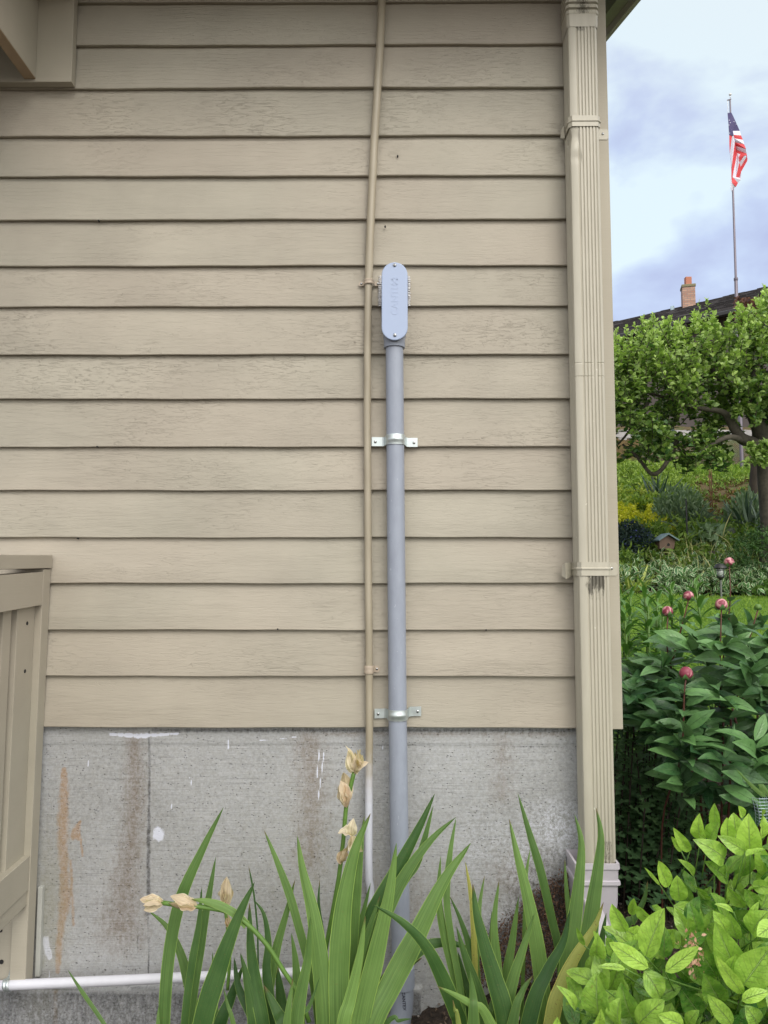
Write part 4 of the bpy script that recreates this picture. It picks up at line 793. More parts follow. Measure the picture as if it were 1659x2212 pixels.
LA = [  # plant, points tip to base, width, y tip, y base, tone
 (i1, [(452,447),(355,640),(250,880),(195,1150),(172,1480)], 50, -.42,-.5,.35),(i1,[(415,680),(385,850),(340,1100),(285,1480)],44,-.38,-.45,.3),
 (i1,[(350,820),(335,1000),(300,1200),(268,1480)],32,-.45,-.5,.15),(i1,[(100,930),(190,1010),(250,1130),(290,1280),(330,1480)],42,-.36,-.42,.45),
 (i1,[(597,797),(520,960),(430,1200),(345,1500)],84,-.55,-.6,.12),(i1,[(572,895),(578,1100),(605,1300),(640,1500)],58,-.48,-.52,.12),
 (i1,[(785,785),(742,950),(700,1100),(665,1280),(640,1480)],42,-.40,-.45,.42),(i1,[(593,880),(640,950),(660,1080),(652,1200),(665,1320),(680,1480)],40,-.42,-.48,.08),
 (i1,[(530,1130),(560,1250),(600,1480)],60,-.5,-.52,.15),(i1,[(500,1150),(525,1300),(610,1480)],50,-.45,-.5,.05),(i1,[(450,1290),(470,1370),(500,1480)],24,-.5,-.52,.5),
 (i1,[(568,720),(592,850),(608,1000),(612,1130)],7,-.40,-.42,.0),(i1,[(640,1280),(700,1400),(740,1500)],70,-.5,-.55,.15),(i1,[(150,1370),(145,1480)],30,-.5,-.52,.5),
 (i1,[(400,1120),(405,1300),(420,1480)],24,-.4,-.44,.3),(i1,[(545,1180),(480,1350),(430,1480)],55,-.42,-.45,.05),
 (i2,[(640,555),(700,700),(760,860),(800,1000),(840,1150),(880,1330)],34,-.40,-.46,.5),(i2,[(795,582),(820,740),(870,950),(905,1200),(925,1480)],72,-.50,-.56,.62),
 (i2,[(857,955),(845,1150),(812,1320),(790,1490)],58,-.60,-.62,.42),(i2,[(768,1035),(790,1200),(802,1480)],52,-.50,-.52,.45),(i2,[(775,1245),(745,1480)],45,-.62,-.64,.5),
 (i2,[(1137,477),(1065,650),(1012,900),(990,1200),(992,1480)],88,-.50,-.56,.58),(i2,[(1108,487),(1085,700),(1062,950),(1045,1250),(1040,1480)],46,-.42,-.46,.45),
 (i2,[(1258,615),(1225,850),(1160,1150),(1085,1480)],78,-.56,-.60,.70),(i2,[(1437,385),(1370,530),(1255,750),(1150,950),(1060,1180),(1010,1400)],74,-.36,-.44,.10),
 (i2,[(1430,440),(1360,690),(1290,790),(1180,980),(1090,1200)],44,-.38,-.44,.35),(i2,[(1535,495),(1420,600),(1300,760),(1180,1000),(1090,1250),(1050,1480)],62,-.40,-.48,.38),
 (i2,[(1605,615),(1480,790),(1355,1040),(1230,1280),(1130,1500)],92,-.50,-.60,.55),(i2,[(1152,905),(1280,980),(1390,1090),(1470,1240),(1535,1400),(1560,1500)],64,-.66,-.60,.14),
 (i2,[(1620,1110),(1500,1082),(1400,1095),(1290,1180),(1180,1340),(1130,1480)],66,-.42,-.50,.12),(i2,[(1113,955),(1085,1150),(1040,1350),(1005,1500)],56,-.64,-.66,.80),
 (i2,[(1182,860),(1130,1020),(1070,1220),(1040,1480)],46,-.46,-.5,.35),(i2,[(1138,800),(1100,950),(1050,1120),(1000,1300)],30,-.42,-.45,.3),(i2,[(900,785),(895,900),(912,1020),(930,1200)],13,-.38,-.42,.0),
 (i2,[(1330,1435),(1270,1445),(1190,1475)],40,-.60,-.58,.25),(i2,[(1165,1200),(1090,1330),(1060,1480)],44,-.5,-.55,.35),(i2,[(1380,1150),(1250,1230),(1150,1380),(1090,1500)],60,-.4,-.44,.0),
 (i2,[(900,1240),(850,1380),(780,1480)],16,-.6,-.62,.2),(i2,[(960,1130),(940,1300),(920,1480)],50,-.45,-.5,.2),(i2,[(700,1180),(720,1350),(735,1480)],60,-.42,-.45,.1),(i2,[(1240,1180),(1170,1300),(1110,1490)],60,-.44,-.48,.08),
]
for p, pts, w, yt, yb, tn in LA: blade(p, cA, pts, w, yt, yb, tn)
blade(i5, cD, [(146, 2094), (175, 2139), (223, 2209), (250, 2260)], 7, -.42, -.45, .35)
LB = [
 (i4,[(1115,640),(1185,880),(1250,1100),(1320,1400),(1355,1550),(1380,1800)],44,-.38,-.45,.28),(i4,[(1063,790),(1110,1000),(1172,1250),(1230,1550),(1275,1950)],80,-.45,-.52,.66),
 (i4,[(1190,965),(1168,1100),(1160,1250)],20,-.40,-.42,.6),(i4,[(1393,1025),(1403,1200),(1420,1400),(1425,1600)],24,-.40,-.45,.5),
 (i4,[(1452,765),(1492,930),(1480,1150),(1450,1400),(1400,1750)],88,-.48,-.54,.5),(i4,[(1580,725),(1608,890),(1590,1100),(1555,1350),(1520,1700)],94,-.50,-.55,.42),
 (i4,[(1425,1330),(1385,1520),(1290,1700),(1190,1960)],84,-.60,-.64,.02),(i4,[(1215,1350),(1150,1550),(1085,1750),(1045,1960)],72,-.55,-.58,.5),
 (i4,[(1120,1250),(1085,1500),(1052,1700),(1040,1900)],56,-.45,-.48,.48),(i4,[(1205,1720),(1140,1820),(1085,2009)],74,-.62,-.64,.3),(i4,[(1500,1420),(1510,1700),(1500,2009)],90,-.42,-.46,.1),
 (i4,[(1335,1575),(1260,1680),(1200,1850)],46,-.4,-.42,.1),(i4,[(1640,1350),(1600,1600),(1560,1900)],70,-.42,-.46,.2),(i4,[(1190,1450),(1240,1700),(1270,1980)],60,-.40,-.42,.15),
 (i3,[(1003,1155),(975,1400),(990,1650),(1005,1850)],50,-.45,-.5,.5),(i3,[(847,1175),(870,1350),(920,1550),(980,1750),(1045,2009)],100,-.56,-.62,.12),
 (i3,[(918,1125),(890,1290),(880,1450)],26,-.38,-.42,.45),(i3,[(748,785),(712,1000),(692,1250),(720,1500),(780,1850)],36,-.42,-.5,.5),
 (i3,[(657,1010),(645,1250),(680,1500),(755,1800),(790,1980)],40,-.44,-.5,.6),(i3,[(708,1245),(770,1380),(830,1560),(860,1750)],40,-.42,-.46,.2),
 (i3,[(750,1430),(800,1600),(870,1800),(912,2009)],76,-.52,-.55,.25),(i3,[(830,1695),(850,1850),(852,2009)],86,-.64,-.66,.4),(i3,[(635,1785),(740,1835),(850,1900),(950,2000)],62,-.66,-.64,.85),
 (i3,[(1010,1780),(960,1900),(930,2009)],60,-.5,-.52,.3),(i3,[(960,1335),(955,1550),(970,1800)],26,-.42,-.45,.3),(i3,[(890,1300),(850,1500),(870,1750)],44,-.40,-.43,.35),(i3,[(760,1580),(800,1750),(850,1900)],60,-.42,-.45,.15),
 (i3,[(680,1400),(740,1600),(790,1800)],36,-.4,-.43,.05)]
for p, pts, w, yt, yb, tn in LB: blade(p, cB, pts, w, yt, yb, tn)
blade(i3, cB, [(728, 1865), (742, 1930), (765, 2020)], 52, -.68, -.68, .2, 'iris_yellow', 'pale yellow green young blade')
blade(i3, cB, [(803, 1045), (818, 1130), (838, 1260), (850, 1400)], 30, -.44, -.46, .65, 'iris_yellow', 'yellow blade with dried brown tip')
blade(i4, cB, [(1624, 1285), (1570, 1430), (1450, 1620), (1372, 1790), (1312, 2015)], 78, -.62, -.66, .45, 'iris_yellow', 'yellowing blade with brown spotted edge', twist=.2)
blade(i4, cC, [(665, 1275), (640, 1400), (570, 1530), (500, 1660)], 70, -.50, -.50, .22)
# flower stalks and papery blooms
def stalk(parent, conv, pts, y, r, mat='green_stem'):
    P = crom([W(*conv(*p), y) for p in pts], 24); return MB().tube(P, r, 8).build('flower_stalk', M[mat], parent, smooth=True)
def bloom(parent, conv, x, y_, ydep, petals, size, tone=.6, dirn=(0, 0, 1), spread=.8, label=None):
    c = np.array(W(*conv(x, y_), ydep)); n = petals; size = size * .84; d = unit(np.array(dirn)[None] + RNG.normal(size=(n, 3)) * spread * np.array([.6, .4, .6])); L = size * RNG.uniform(.7, 1.15, (n, 1))
    B = c + RNG.normal(size=(n, 3)) * size * .05
    o = leaves('withered_flower', B, B + d * L, size * RNG.uniform(.35, .6, n), rdir(n), M['petal'], parent, 'ovate', fold=RNG.uniform(-.3, .3, n), arch=RNG.uniform(-.15, .2, n), tone=np.clip(RNG.normal(tone, .25, n), 0, 1), ns=10, nt=3, wav=.09)
    if label: o['label'] = label
    return o
s1 = stalk(i2, cA, [(1060, 285), (1045, 350), (1024, 440), (1010, 600), (988, 780), (952, 980), (925, 1130), (905, 1300)], -.44, .0058)
bloom(s1, cA, 1062, 290, -.445, 9, .078, .65, (-.0, -.1, 1), .38); bloom(s1, cA, 1070, 270, -.45, 4, .05, .5, (.5, -.2, .6), .4)
bloom(s1, cA, 1026, 436, -.45, 5, .085, .55, (-.16, -.05, 1), .13)
c0_ = np.array(W(*cA(1050, 580), -.47)); Ep = [((1058, 500), .030), ((985, 570), .034), ((1100, 655), .042), ((1040, 640), .022)]
leaves('withered_flower', np.repeat(c0_[None], 4, 0), [tuple(W(*cA(*p), -.475)) for p, w in Ep], [w for p, w in Ep], rdir(4, 0, .4) + np.array([[0, -1.2, .2]]), M['petal'], s1, 'ovate', fold=.22, arch=.18, tone=[.9, .85, .95, .3], ns=12, nt=3, wav=.10)
bloom(s1, cA, 1000, 710, -.46, 4, .062, .25, (.30, -.1, 1), .12)
s2 = stalk(i1, cA, [(160, 893), (240, 905), (330, 912), (440, 928), (500, 950), (580, 1010), (660, 1100), (730, 1210), (800, 1320), (850, 1450)], -.55, .0060)
blade(s2, cA, [(300, 878), (370, 888), (440, 910), (510, 950), (560, 1000)], 34, -.56, -.55, .7, down=False, name='spathe')
bloom(s2, cA, 165, 893, -.555, 9, .060, .55, (-1, -.1, -.05), .45); bloom(s2, cA, 325, 908, -.555, 5, .085, .6, (-1, -.05, .32), .12)
s3 = stalk(i1, cA, [(455, 905), (462, 950), (470, 1020), (480, 1150), (470, 1300)], -.42, .0045)
bloom(s3, cA, 456, 910, -.43, 6, .085, .6, (0, -.1, 1), .13); bloom(s3, cA, 480, 1010, -.43, 3, .04, .4, (-.3, -.1, 1), .15)
# ------------------------------------------------------------------ bright green shrub at lower right
shr = thing('shrub', W(1500, 2300, -.75), 'bright yellow green broadleaf shrub wet with droplets in the lower right corner', 'shrub')
SLv = [ # base, tip, width, depth, tone (crop coordinates)
 ((520,1610),(430,1425),112,-.86,.75),((650,1770),(775,1455),165,-.92,.8),((835,1435),(1045,1570),150,-.78,.55),((800,1315),(735,1145),95,-.72,.85),((872,1410),(855,1240),115,-.74,.7),
 ((1335,1090),(1325,835),158,-.72,.95),((1190,1015),(1182,862),98,-.68,.9),((1108,945),(1102,768),74,-.66,.55),((1010,1005),(1003,835),98,-.68,.9),((1290,860),(1258,785),60,-.62,.85),
 ((1300,1085),(1120,980),100,-.76,.6),((1165,1145),(960,1005),140,-.74,.55),((940,1085),(832,928),74,-.70,.8),((885,1085),(818,985),46,-.68,.75),((965,1245),(860,1133),56,-.70,.6),((745,1305),(642,1188),32,-.68,.7),
 ((1190,1275),(1035,1150),112,-.70,.35),((1180,1225),(1290,1110),95,-.72,.3),((1045,1405),(955,1300),118,-.68,.55),((670,1845),(412,1680),118,-.95,.85),((385,1790),(310,1600),62,-.88,.7),((330,1760),(340,1610),90,-.86,.6),
 ((520,1852),(332,1838),46,-.98,.75),((345,2155),(332,1872),190,-1.0,.45),((560,2170),(490,1938),172,-.98,.3),((190,2125),(68,1960),74,-1.0,.65),((480,2225),(490,2038),135,-1.04,.7),((60,2270),(75,2165),105,-1.04,.75),
 ((640,1862),(745,2045),150,-.94,.5),((600,2215),(775,2055),155,-1.02,.65),((780,1870),(1000,1705),96,-.98,.85),((1120,1905),(985,1705),155,-.90,.2),((1285,2015),(1112,1765),96,-1.0,.85),((1290,1955),(1470,1705),215,-.98,.65),
 ((1290,1965),(1105,1540),205,-.90,.62),((1140,2065),(1030,1880),165,-.94,.3),((1215,2215),(1055,2018),112,-1.02,.6),((1010,2155),(885,1985),150,-.90,.08),((1345,1625),(1455,1475),150,-.86,.7),((1330,1565),(1390,1412),60,-.84,.8),
 ((1225,1480),(1100,1428),40,-.84,.75),((1280,2060),(1460,2000),84,-1.02,.9),((900,2225),(730,2150),110,-1.04,.8),((1180,1610),(1090,1470),100,-.84,.7),((1250,1660),(1195,1480),110,-.84,.65),((560,1500),(575,1390),60,-.72,.75),((680,1560),(600,1440),100,-.80,.7),
 ((760,1500),(690,1440),70,-.74,.4),((1455,1240),(1380,1020),120,-.70,.75),((1240,970),(1225,830),110,-.64,.8),((1400,1010),(1405,880),110,-.66,.85),((1460,930),(1440,820),110,-.62,.7),((1060,1010),(1130,890),100,-.70,.5),((590,1640),(520,1600),130,-.84,.9),((620,1760),(540,1610),120,-.84,.85),
 ((760,1700),(830,1600),130,-.84,.75),((880,1700),(800,1600),120,-.82,.5),((450,1760),(390,1650),90,-.86,.4),((1450,2090),(1390,1960),110,-.96,.6),((1380,2220),(1300,2090),130,-1.0,.5),((1460,1450),(1440,1300),90,-.78,.75),((1000,1650),(940,1560),110,-.80,.4),((700,2220),(640,2100),100,-1.0,.35),
 ((390,1990),(360,1870),60,-.98,.5),((820,1960),(760,1850),110,-.88,.2),((1500,1560),(1380,1640),120,-.92,.8),((1180,1900),(1240,1760),90,-.96,.75),((250,1700),(200,1580),40,-.82,.5),((330,2240),(360,2110),70,-1.04,.8),((930,2230),(1000,2120),90,-1.0,.5)]
B, T, N, Wd, Tn = [], [], [], [], []
for (b_, t_, w, y, tn) in SLv:
    tl_ = RNG.uniform(-.012, .03); p = W(*cC(*b_), y + .012); q = W(*cC(*t_), y - tl_); B.append(tuple(p)); T.append(tuple(q)); vw = (CAM - p).normalized()
    nn = vw + Vector(RNG.normal(size=3) * .28); nn.z += .25; N.append(tuple(nn)); Wd.append(w * cC.s * (y - CAM.y) / FPX * .94); Tn.append(tn)
nb_ = len(B)
# stems with further leaves filling the bush, inside and out of frame
sx = []
for k in range(820):
    u = RNG.uniform(1240, 1990); vmin = np.interp(u, [1215, 1290, 1340, 1400, 1440, 1480, 1540, 1660, 2000], [2230, 2060, 2000, 2000, 1970, 1900, 1800, 1790, 1800]); v = vmin + 52 + RNG.random() ** .8 * (2420 - vmin); y = RNG.uniform(-.80, -.52) - .1 * (v > 1980)
    if 1440 < u < 1560 and 1900 < v < 1950 and RNG.random() < .5: continue
    c = W(u, v, y); d = Vector(unit(RNG.normal(size=(1, 3)) * [.9, .5, .6] + [[0, 0, .75]])[0]); L = RNG.uniform(.05, .088)
    B.append(tuple(c)); T.append(tuple(c + d * L)); N.append(tuple((CAM - c).normalized() + Vector(RNG.normal(size=3) * .6) + Vector((0, 0, .5)))); Wd.append(L * RNG.uniform(.44, .56)); Tn.append(RNG.uniform(0, .75))
for k in range(900):    # the rest of the bush toward the viewer and the right
    c = Vector((RNG.uniform(.42, 1.6), RNG.uniform(-1.15, -.45), RNG.uniform(.05, .48)))
    uv = ROT.transposed() @ (c - CAM); u = CX - FPX * uv.x / uv.z; v = CY + FPX * uv.y / uv.z
    if u < 1320 or (u < 1680 and v < 2250): continue
    if c.x < .62 and c.z > .2: continue
    d = Vector(unit(RNG.normal(size=(1, 3)) + [[0, 0, .8]])[0]); L = RNG.uniform(.05, .088)
    B.append(tuple(c)); T.append(tuple(c + d * L)); N.append(tuple(Vector(RNG.normal(size=3) * .6) + Vector((0, -.3, 1)))); Wd.append(L * .55); Tn.append(RNG.uniform(.1, .8))
leaves('foliage', B, T, Wd, N, M['salal'], shr, 'ovate', fold=RNG.uniform(.02, .30, len(B)), arch=RNG.uniform(-.05, .20, len(B)), tone=Tn, ns=12, nt=3, wav=.05)
stm = MB(); root = Vector((.82, -.72, 0))
for k in list(range(0, nb_)) + list(range(nb_, nb_ + 120, 2)):
    e_ = Vector(B[k]); r_ = root + Vector((RNG.normal() * .12, RNG.normal() * .08, 0)); m1 = r_.lerp(e_, .55) + Vector((0, .04, .0)); m1.z = r_.z + (e_.z - r_.z) * .65
    if k % 7 == 0: stm.tube(crom([r_, m1, e_], 9), [.004, .004, .0035, .003, .003, .0025, .002, .0018, .0012], 6)
    else: stm.tube(crom([e_.lerp(m1, .35) + Vector((0, .02, -.01)), e_], 4), [.0014] * 4, 5)
stm.build('stem', M['green_stem'], shr, smooth=True)
fb = []; c = W(*cC(940, 1740), -.93)
n = 70; B = np.array(c) + RNG.normal(size=(n, 3)) * [.014, .008, .022]; pk = leafmat('dried_pink_blossom', (0.48, 0.24, 0.17), (0.70, 0.46, 0.34), rough=.7, trans=.3)
tag(leaves('dried_flower_cluster', B, B + rdir(n, -.2) * .011, .006, rdir(n), pk, shr, 'ovate', ns=3), kind='stuff')
# ------------------------------------------------------------------ peony bush
peo = thing('peony_plant', (1.62, .62, 0), 'dark glossy peony bush with red stems and tight round pink buds', 'peony')
buds = [(1487, 1287, 22, .50, (1475, 1345), (1440, 1480)), (1442, 1320, 23, .42, (1441, 1400), (1455, 1500)), (1558, 1305, 26, .30, (1556, 1400), (1552, 1560)), (1482, 1453, 28, .02, (1478, 1500), (1470, 1640)), (1575, 1213, 20, .62, (1577, 1300), (1563, 1420)), (1637, 1311, 14, .40, (1625, 1360), (1600, 1450))]
PB, PT, PN, PW, PTn = [], [], [], [], []
def leaflet(b_, d, L, w, tn, up=1.0):
    PB.append(tuple(b_)); PT.append(tuple(b_ + d * L)); nn = Vector(RNG.normal(size=3) * .38) + Vector((0, -.75, .8 * up)); PN.append(tuple(nn)); PW.append(w); PTn.append(tn)
for i, (u, v, w, y, m1, m2) in enumerate(buds):
    c = W(u, v, y); r = w * .5 * (y - CAM.y) / FPX
    g0 = Vector((c.x + RNG.uniform(-.05, .1), y + RNG.uniform(-.02, .1), float(H(c.x, y)))); g0.y += .28; g0.z = float(H(g0.x, g0.y)); bk = W(*m2, y + .06); pts = [c - Vector((0, 0, r * .8)), W(*m1, y), bk, bk * .6 + g0 * .4 + Vector((0, .1, 0)), g0]
    MB().tube(crom(pts, 18), [.0026] * 5 + [.0034] * 13, 8).build('stem', M['red_stem'], peo, smooth=True)
    bm_ = MB(); vs = []; n1, n2 = 14, 20; greenish = i == 5
    for a in range(n1 + 1):
        th = math.pi * a / n1
        for b2 in range(n2):
            ph = 2 * math.pi * b2 / n2; k = r * (1 + .035 * math.sin(ph * 2.0 + th * 2.5 + i) * math.sin(th)) * (1.03 if a > n1 / 2 else .98)
            vs.append(c + Vector((math.sin(th) * math.cos(ph) * k, math.sin(th) * math.sin(ph) * k, math.cos(th) * k * .93)))
    bm_.add(vs, [(a * n2 + b2, (a + 1) * n2 + b2, (a + 1) * n2 + (b2 + 1) % n2, a * n2 + (b2 + 1) % n2) for a in range(n1) for b2 in range(n2)])
    bo = bm_.build('flower_bud', M['bud'] if not greenish else M['green_stem'], peo, smooth=True)
    n = 5; ang = np.arange(n) * 6.283 / n + i; Bs = np.array([tuple(c + Vector((math.cos(a) * r * .3, math.sin(a) * r * .3, -r * .92))) for a in ang]); Ts = np.array([tuple(c + Vector((math.cos(a) * r * 1.08, math.sin(a) * r * 1.08, -r * .15 + r * .25 * math.sin(a * 3)))) for a in ang])
    Ns = np.array([(math.cos(a) * .3, math.sin(a) * .3, -1.) for a in ang]); leaves('sepal', Bs, Ts, r * .9, Ns, M['peony'], bo, 'ovate', arch=.25, tone=np.full(n, .8), ns=5)
    for k in range(3):
        p = W(*m1, y).lerp(W(*m2, y + .02), k / 3); d = Vector(unit(RNG.normal(size=(1, 3)) * [1, .6, .3])[0]); leaflet(p, d, RNG.uniform(.08, .12), .045, RNG.uniform(.4, .9))
top = lambda u: np.interp(u, [1340, 1400, 1440, 1480, 1520, 1600, 1660, 1900], [1440, 1430, 1400, 1345, 1350, 1335, 1330, 1345])
bot = lambda u: np.interp(u, [1340, 1390, 1430, 1480, 1560, 1660, 1900], [1500, 1560, 1600, 1660, 1730, 1760, 1800])
for (u, v, y, n_, L0) in [(1480, 1500, .03, 6, .12), (1478, 1560, .02, 9, .15), (1470, 1625, .04, 9, .15), (1478, 1690, .10, 7, .14), (1556, 1400, .25, 6, .13), (1555, 1470, .25, 8, .15), (1600, 1430, .3, 8, .15), (1560, 1640, -.02, 9, .14), (1630, 1600, -.02, 9, .15), (1620, 1680, -.05, 8, .14), (1420, 1560, .15, 7, .13), (1520, 1560, .1, 8, .14), (1640, 1480, .2, 8, .15), (1440, 1460, .3, 7, .12)]:
    c = W(u, v, y); a0 = RNG.uniform(0, 6.28)
    for q in range(n_):
        an = a0 + q * 2.4 + RNG.normal() * .35; d = Vector((math.cos(an), math.sin(an) * .8 - .25, .40 - .55 * (q / n_) + RNG.normal() * .28)).normalized(); L = L0 * RNG.uniform(.65, 1.12)
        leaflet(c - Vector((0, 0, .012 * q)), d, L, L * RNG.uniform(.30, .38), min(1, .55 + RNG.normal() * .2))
for k in range(250):
    u = RNG.uniform(1362, 1960); a, b2 = float(top(u)), float(bot(u)); f = RNG.random() ** .85; v = a + (b2 - a) * f; y = RNG.uniform(.05, 1.0) * (1 - .45 * f)
    c = W(u, v, y)
    if c.z < .12: continue
    head = Vector((c.x - 1.55, y - .7 - .35, .3)); head.z = .12; hd = head.normalized()
    m_ = int(RNG.choice([3, 5, 5, 7])); a0 = math.atan2(hd.y, hd.x) + RNG.normal() * .7
    for q in range(m_):
        an = a0 + (q - (m_ - 1) / 2) * .55; up_ = .55 - .12 * abs(q - (m_ - 1) / 2) + RNG.normal() * .30 - .35 * f
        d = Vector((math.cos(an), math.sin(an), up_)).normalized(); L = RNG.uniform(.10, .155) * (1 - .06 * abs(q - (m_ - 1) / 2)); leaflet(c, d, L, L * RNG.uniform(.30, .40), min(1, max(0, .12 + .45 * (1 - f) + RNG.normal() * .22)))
n = len(PB)
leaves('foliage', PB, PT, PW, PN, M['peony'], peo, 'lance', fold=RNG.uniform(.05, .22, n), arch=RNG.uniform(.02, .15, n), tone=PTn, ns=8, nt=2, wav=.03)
stb = MB()
for k in range(26):
    x, y = RNG.uniform(1.2, 1.95), RNG.uniform(.35, .95); g0 = Vector((x, y, float(H(x, y)) - .02)); e_ = Vector((x + RNG.normal() * .12, y - .1 + RNG.normal() * .1, RNG.uniform(.55, .85)))
    stb.tube(crom([g0, g0.lerp(e_, .5) + Vector((RNG.normal() * .02, 0, 0)), e_], 7), .0045, 6)
stb.build('lower_stem', M['red_stem'], peo, smooth=True)
# ------------------------------------------------------------------ lance-leaved perennials behind the corner
lil = thing('lily_plant', (1.45, 1.3, .1), 'leafy lily clump with whorls of shiny lance shaped leaves just right of the house corner', 'lily')
B, T, N, Wd, Tn = [], [], [], [], []; ls = MB()
for (u, v, y) in [(1362, 1290, 1.2), (1392, 1272, 1.4), (1420, 1280, 1.3), (1450, 1275, 1.6), (1502, 1262, 1.5), (1475, 1300, 1.5), (1350, 1330, 1.1), (1400, 1310, 1.1), (1340, 1282, 1.5), (1432, 1320, 1.2)]:
    tp = W(u, v, y); g0 = Vector((tp.x + RNG.normal() * .04, y, float(H(tp.x, y)))); ls.tube(crom([g0, g0.lerp(tp, .5), tp], 6), .006, 6); L0 = tp.z - g0.z
    for k in range(46):
        f = k / 46; p = tp.lerp(g0, f * .8); an = k * 2.4 + u; up_ = .9 - .8 * min(1, f * 3) + RNG.normal() * .1; d = Vector((math.cos(an), math.sin(an), up_)).normalized(); L = (.09 + .10 * min(1, f * 4)) * RNG.uniform(.8, 1.1)
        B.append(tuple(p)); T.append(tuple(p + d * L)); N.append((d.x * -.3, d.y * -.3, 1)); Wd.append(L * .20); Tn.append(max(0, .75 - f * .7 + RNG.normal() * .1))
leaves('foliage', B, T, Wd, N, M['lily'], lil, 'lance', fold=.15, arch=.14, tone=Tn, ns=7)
ls.build('stem', M['green_stem'], lil, smooth=True)
mum = thing('chrysanthemum_plant', (1.25, .7, 0), 'low dense plant with dark grey green lobed leaves beside the house corner', 'plant')
B, T, N, Wd, Tn = [], [], [], [], []; ms = MB()
for k in range(95):
    u = RNG.uniform(1325, 1520); v = RNG.uniform(float(np.interp(u, [1325, 1345, 1380, 1430, 1480, 1520], [1410, 1395, 1440, 1560, 1640, 1700])), 1790); y = RNG.uniform(.35, 1.05); tp = W(u, v, y)
    if tp.z < .08: tp.z = .1
    g0 = Vector((tp.x + RNG.normal() * .06, y + .05, float(H(tp.x, y)))); ms.tube([g0, g0.lerp(tp, .5), tp], .003, 5); n = int(12 + 20 * tp.z)
    for q in range(n):
        f = q / n; p = tp.lerp(g0, f * .85); an = q * 2.4 + k; up_ = .8 - 1.0 * f + RNG.normal() * .15; d = Vector((math.cos(an), math.sin(an), up_)).normalized(); L = RNG.uniform(.045, .075) * (.55 + min(.6, f * 4))
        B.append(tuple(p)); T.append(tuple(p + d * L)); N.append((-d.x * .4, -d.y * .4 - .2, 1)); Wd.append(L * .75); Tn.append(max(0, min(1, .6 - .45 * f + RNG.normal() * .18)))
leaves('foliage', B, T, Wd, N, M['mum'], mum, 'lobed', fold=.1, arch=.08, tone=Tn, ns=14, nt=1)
ms.build('stem', M['twig'], mum, smooth=True)
# ------------------------------------------------------------------ apple tree
def hz(x, y): return float(H(x, y)) + .03
YTR = 6.3
tb = W(1662, 1150, YTR); gz = hz(tb.x, YTR)
tree = thing('apple_tree', (tb.x, YTR, gz), 'old gnarled apple tree with a wide low leafy crown behind the garden bed', 'tree')
tm = MB()
def limb(pts, r): tm.tube(crom([Vector(p) for p in pts], 4 * len(pts)), list(np.interp(np.linspace(0, 1, 4 * len(pts)), np.linspace(0, 1, len(r)), r)), 12)
def TW(u, v, y=YTR): return W(u, v, y)
limb([(tb.x + .05, YTR, gz - .1), (tb.x + .03, YTR, gz + .3), TW(1659, 1060), TW(1653, 990), TW(1642, 930), TW(1622, 885), TW(1605, 850), TW(1590, 790, 6.2)], [.16, .112, .104, .098, .09, .07, .048, .022])
limb([TW(1642, 975), TW(1625, 958, 6.1), TW(1600, 945, 6.0), TW(1580, 915, 6.0), TW(1560, 890, 6.0), TW(1500, 880, 6.1), TW(1440, 860, 6.2), TW(1370, 840, 6.3)], [.080, .074, .062, .048, .034, .024, .018, .010])
limb([TW(1640, 940), TW(1655, 900, 6.5), TW(1700, 840, 6.6), TW(1780, 780, 6.5)], [.075, .06, .04, .02])
limb([TW(1605, 950, 6.0), TW(1570, 945, 5.9), TW(1520, 970, 5.9), TW(1490, 985, 5.9), TW(1455, 960, 6.0)], [.038, .030, .018, .014, .009])
limb([TW(1470, 935, 6.1), TW(1445, 990, 6.0), TW(1425, 1018, 6.0), TW(1405, 1022, 6.0), TW(1375, 985, 6.1), TW(1345, 960, 6.2)], [.03, .026, .024, .022, .018, .012])
limb([TW(1590, 860), TW(1540, 800, 6.4), TW(1500, 740, 6.5), TW(1480, 700, 6.5)], [.05, .03, .02, .01])
limb([TW(1610, 850), TW(1640, 780, 6.3), TW(1650, 700, 6.4)], [.05, .03, .012])
limb([TW(1400, 870, 6.2), TW(1360, 930, 6.2), TW(1335, 960, 6.2)], [.02, .015, .01])
limb([TW(1650, 1000), TW(1720, 960, 6.4), TW(1800, 940, 6.4)], [.08, .05, .02])
tm.build('trunk', M['bark'], tree, smooth=True)
cu_ = [1300, 1331, 1367, 1390, 1414, 1445, 1473, 1510, 1525, 1546, 1560, 1572, 1595, 1624, 1638, 1660, 1800, 1950]; ctop = [730, 716, 706, 690, 672, 684, 680, 654, 648, 668, 700, 690, 656, 652, 632, 624, 640, 760]
cbu = [1300, 1345, 1400, 1425, 1460, 1500, 1540, 1590, 1600, 1660, 1950]; cbv = [985, 990, 985, 980, 1000, 1015, 1020, 1000, 930, 905, 940]
B, T, N, Wd, Tn = [], [], [], [], []; tw = MB(); ncl = 0
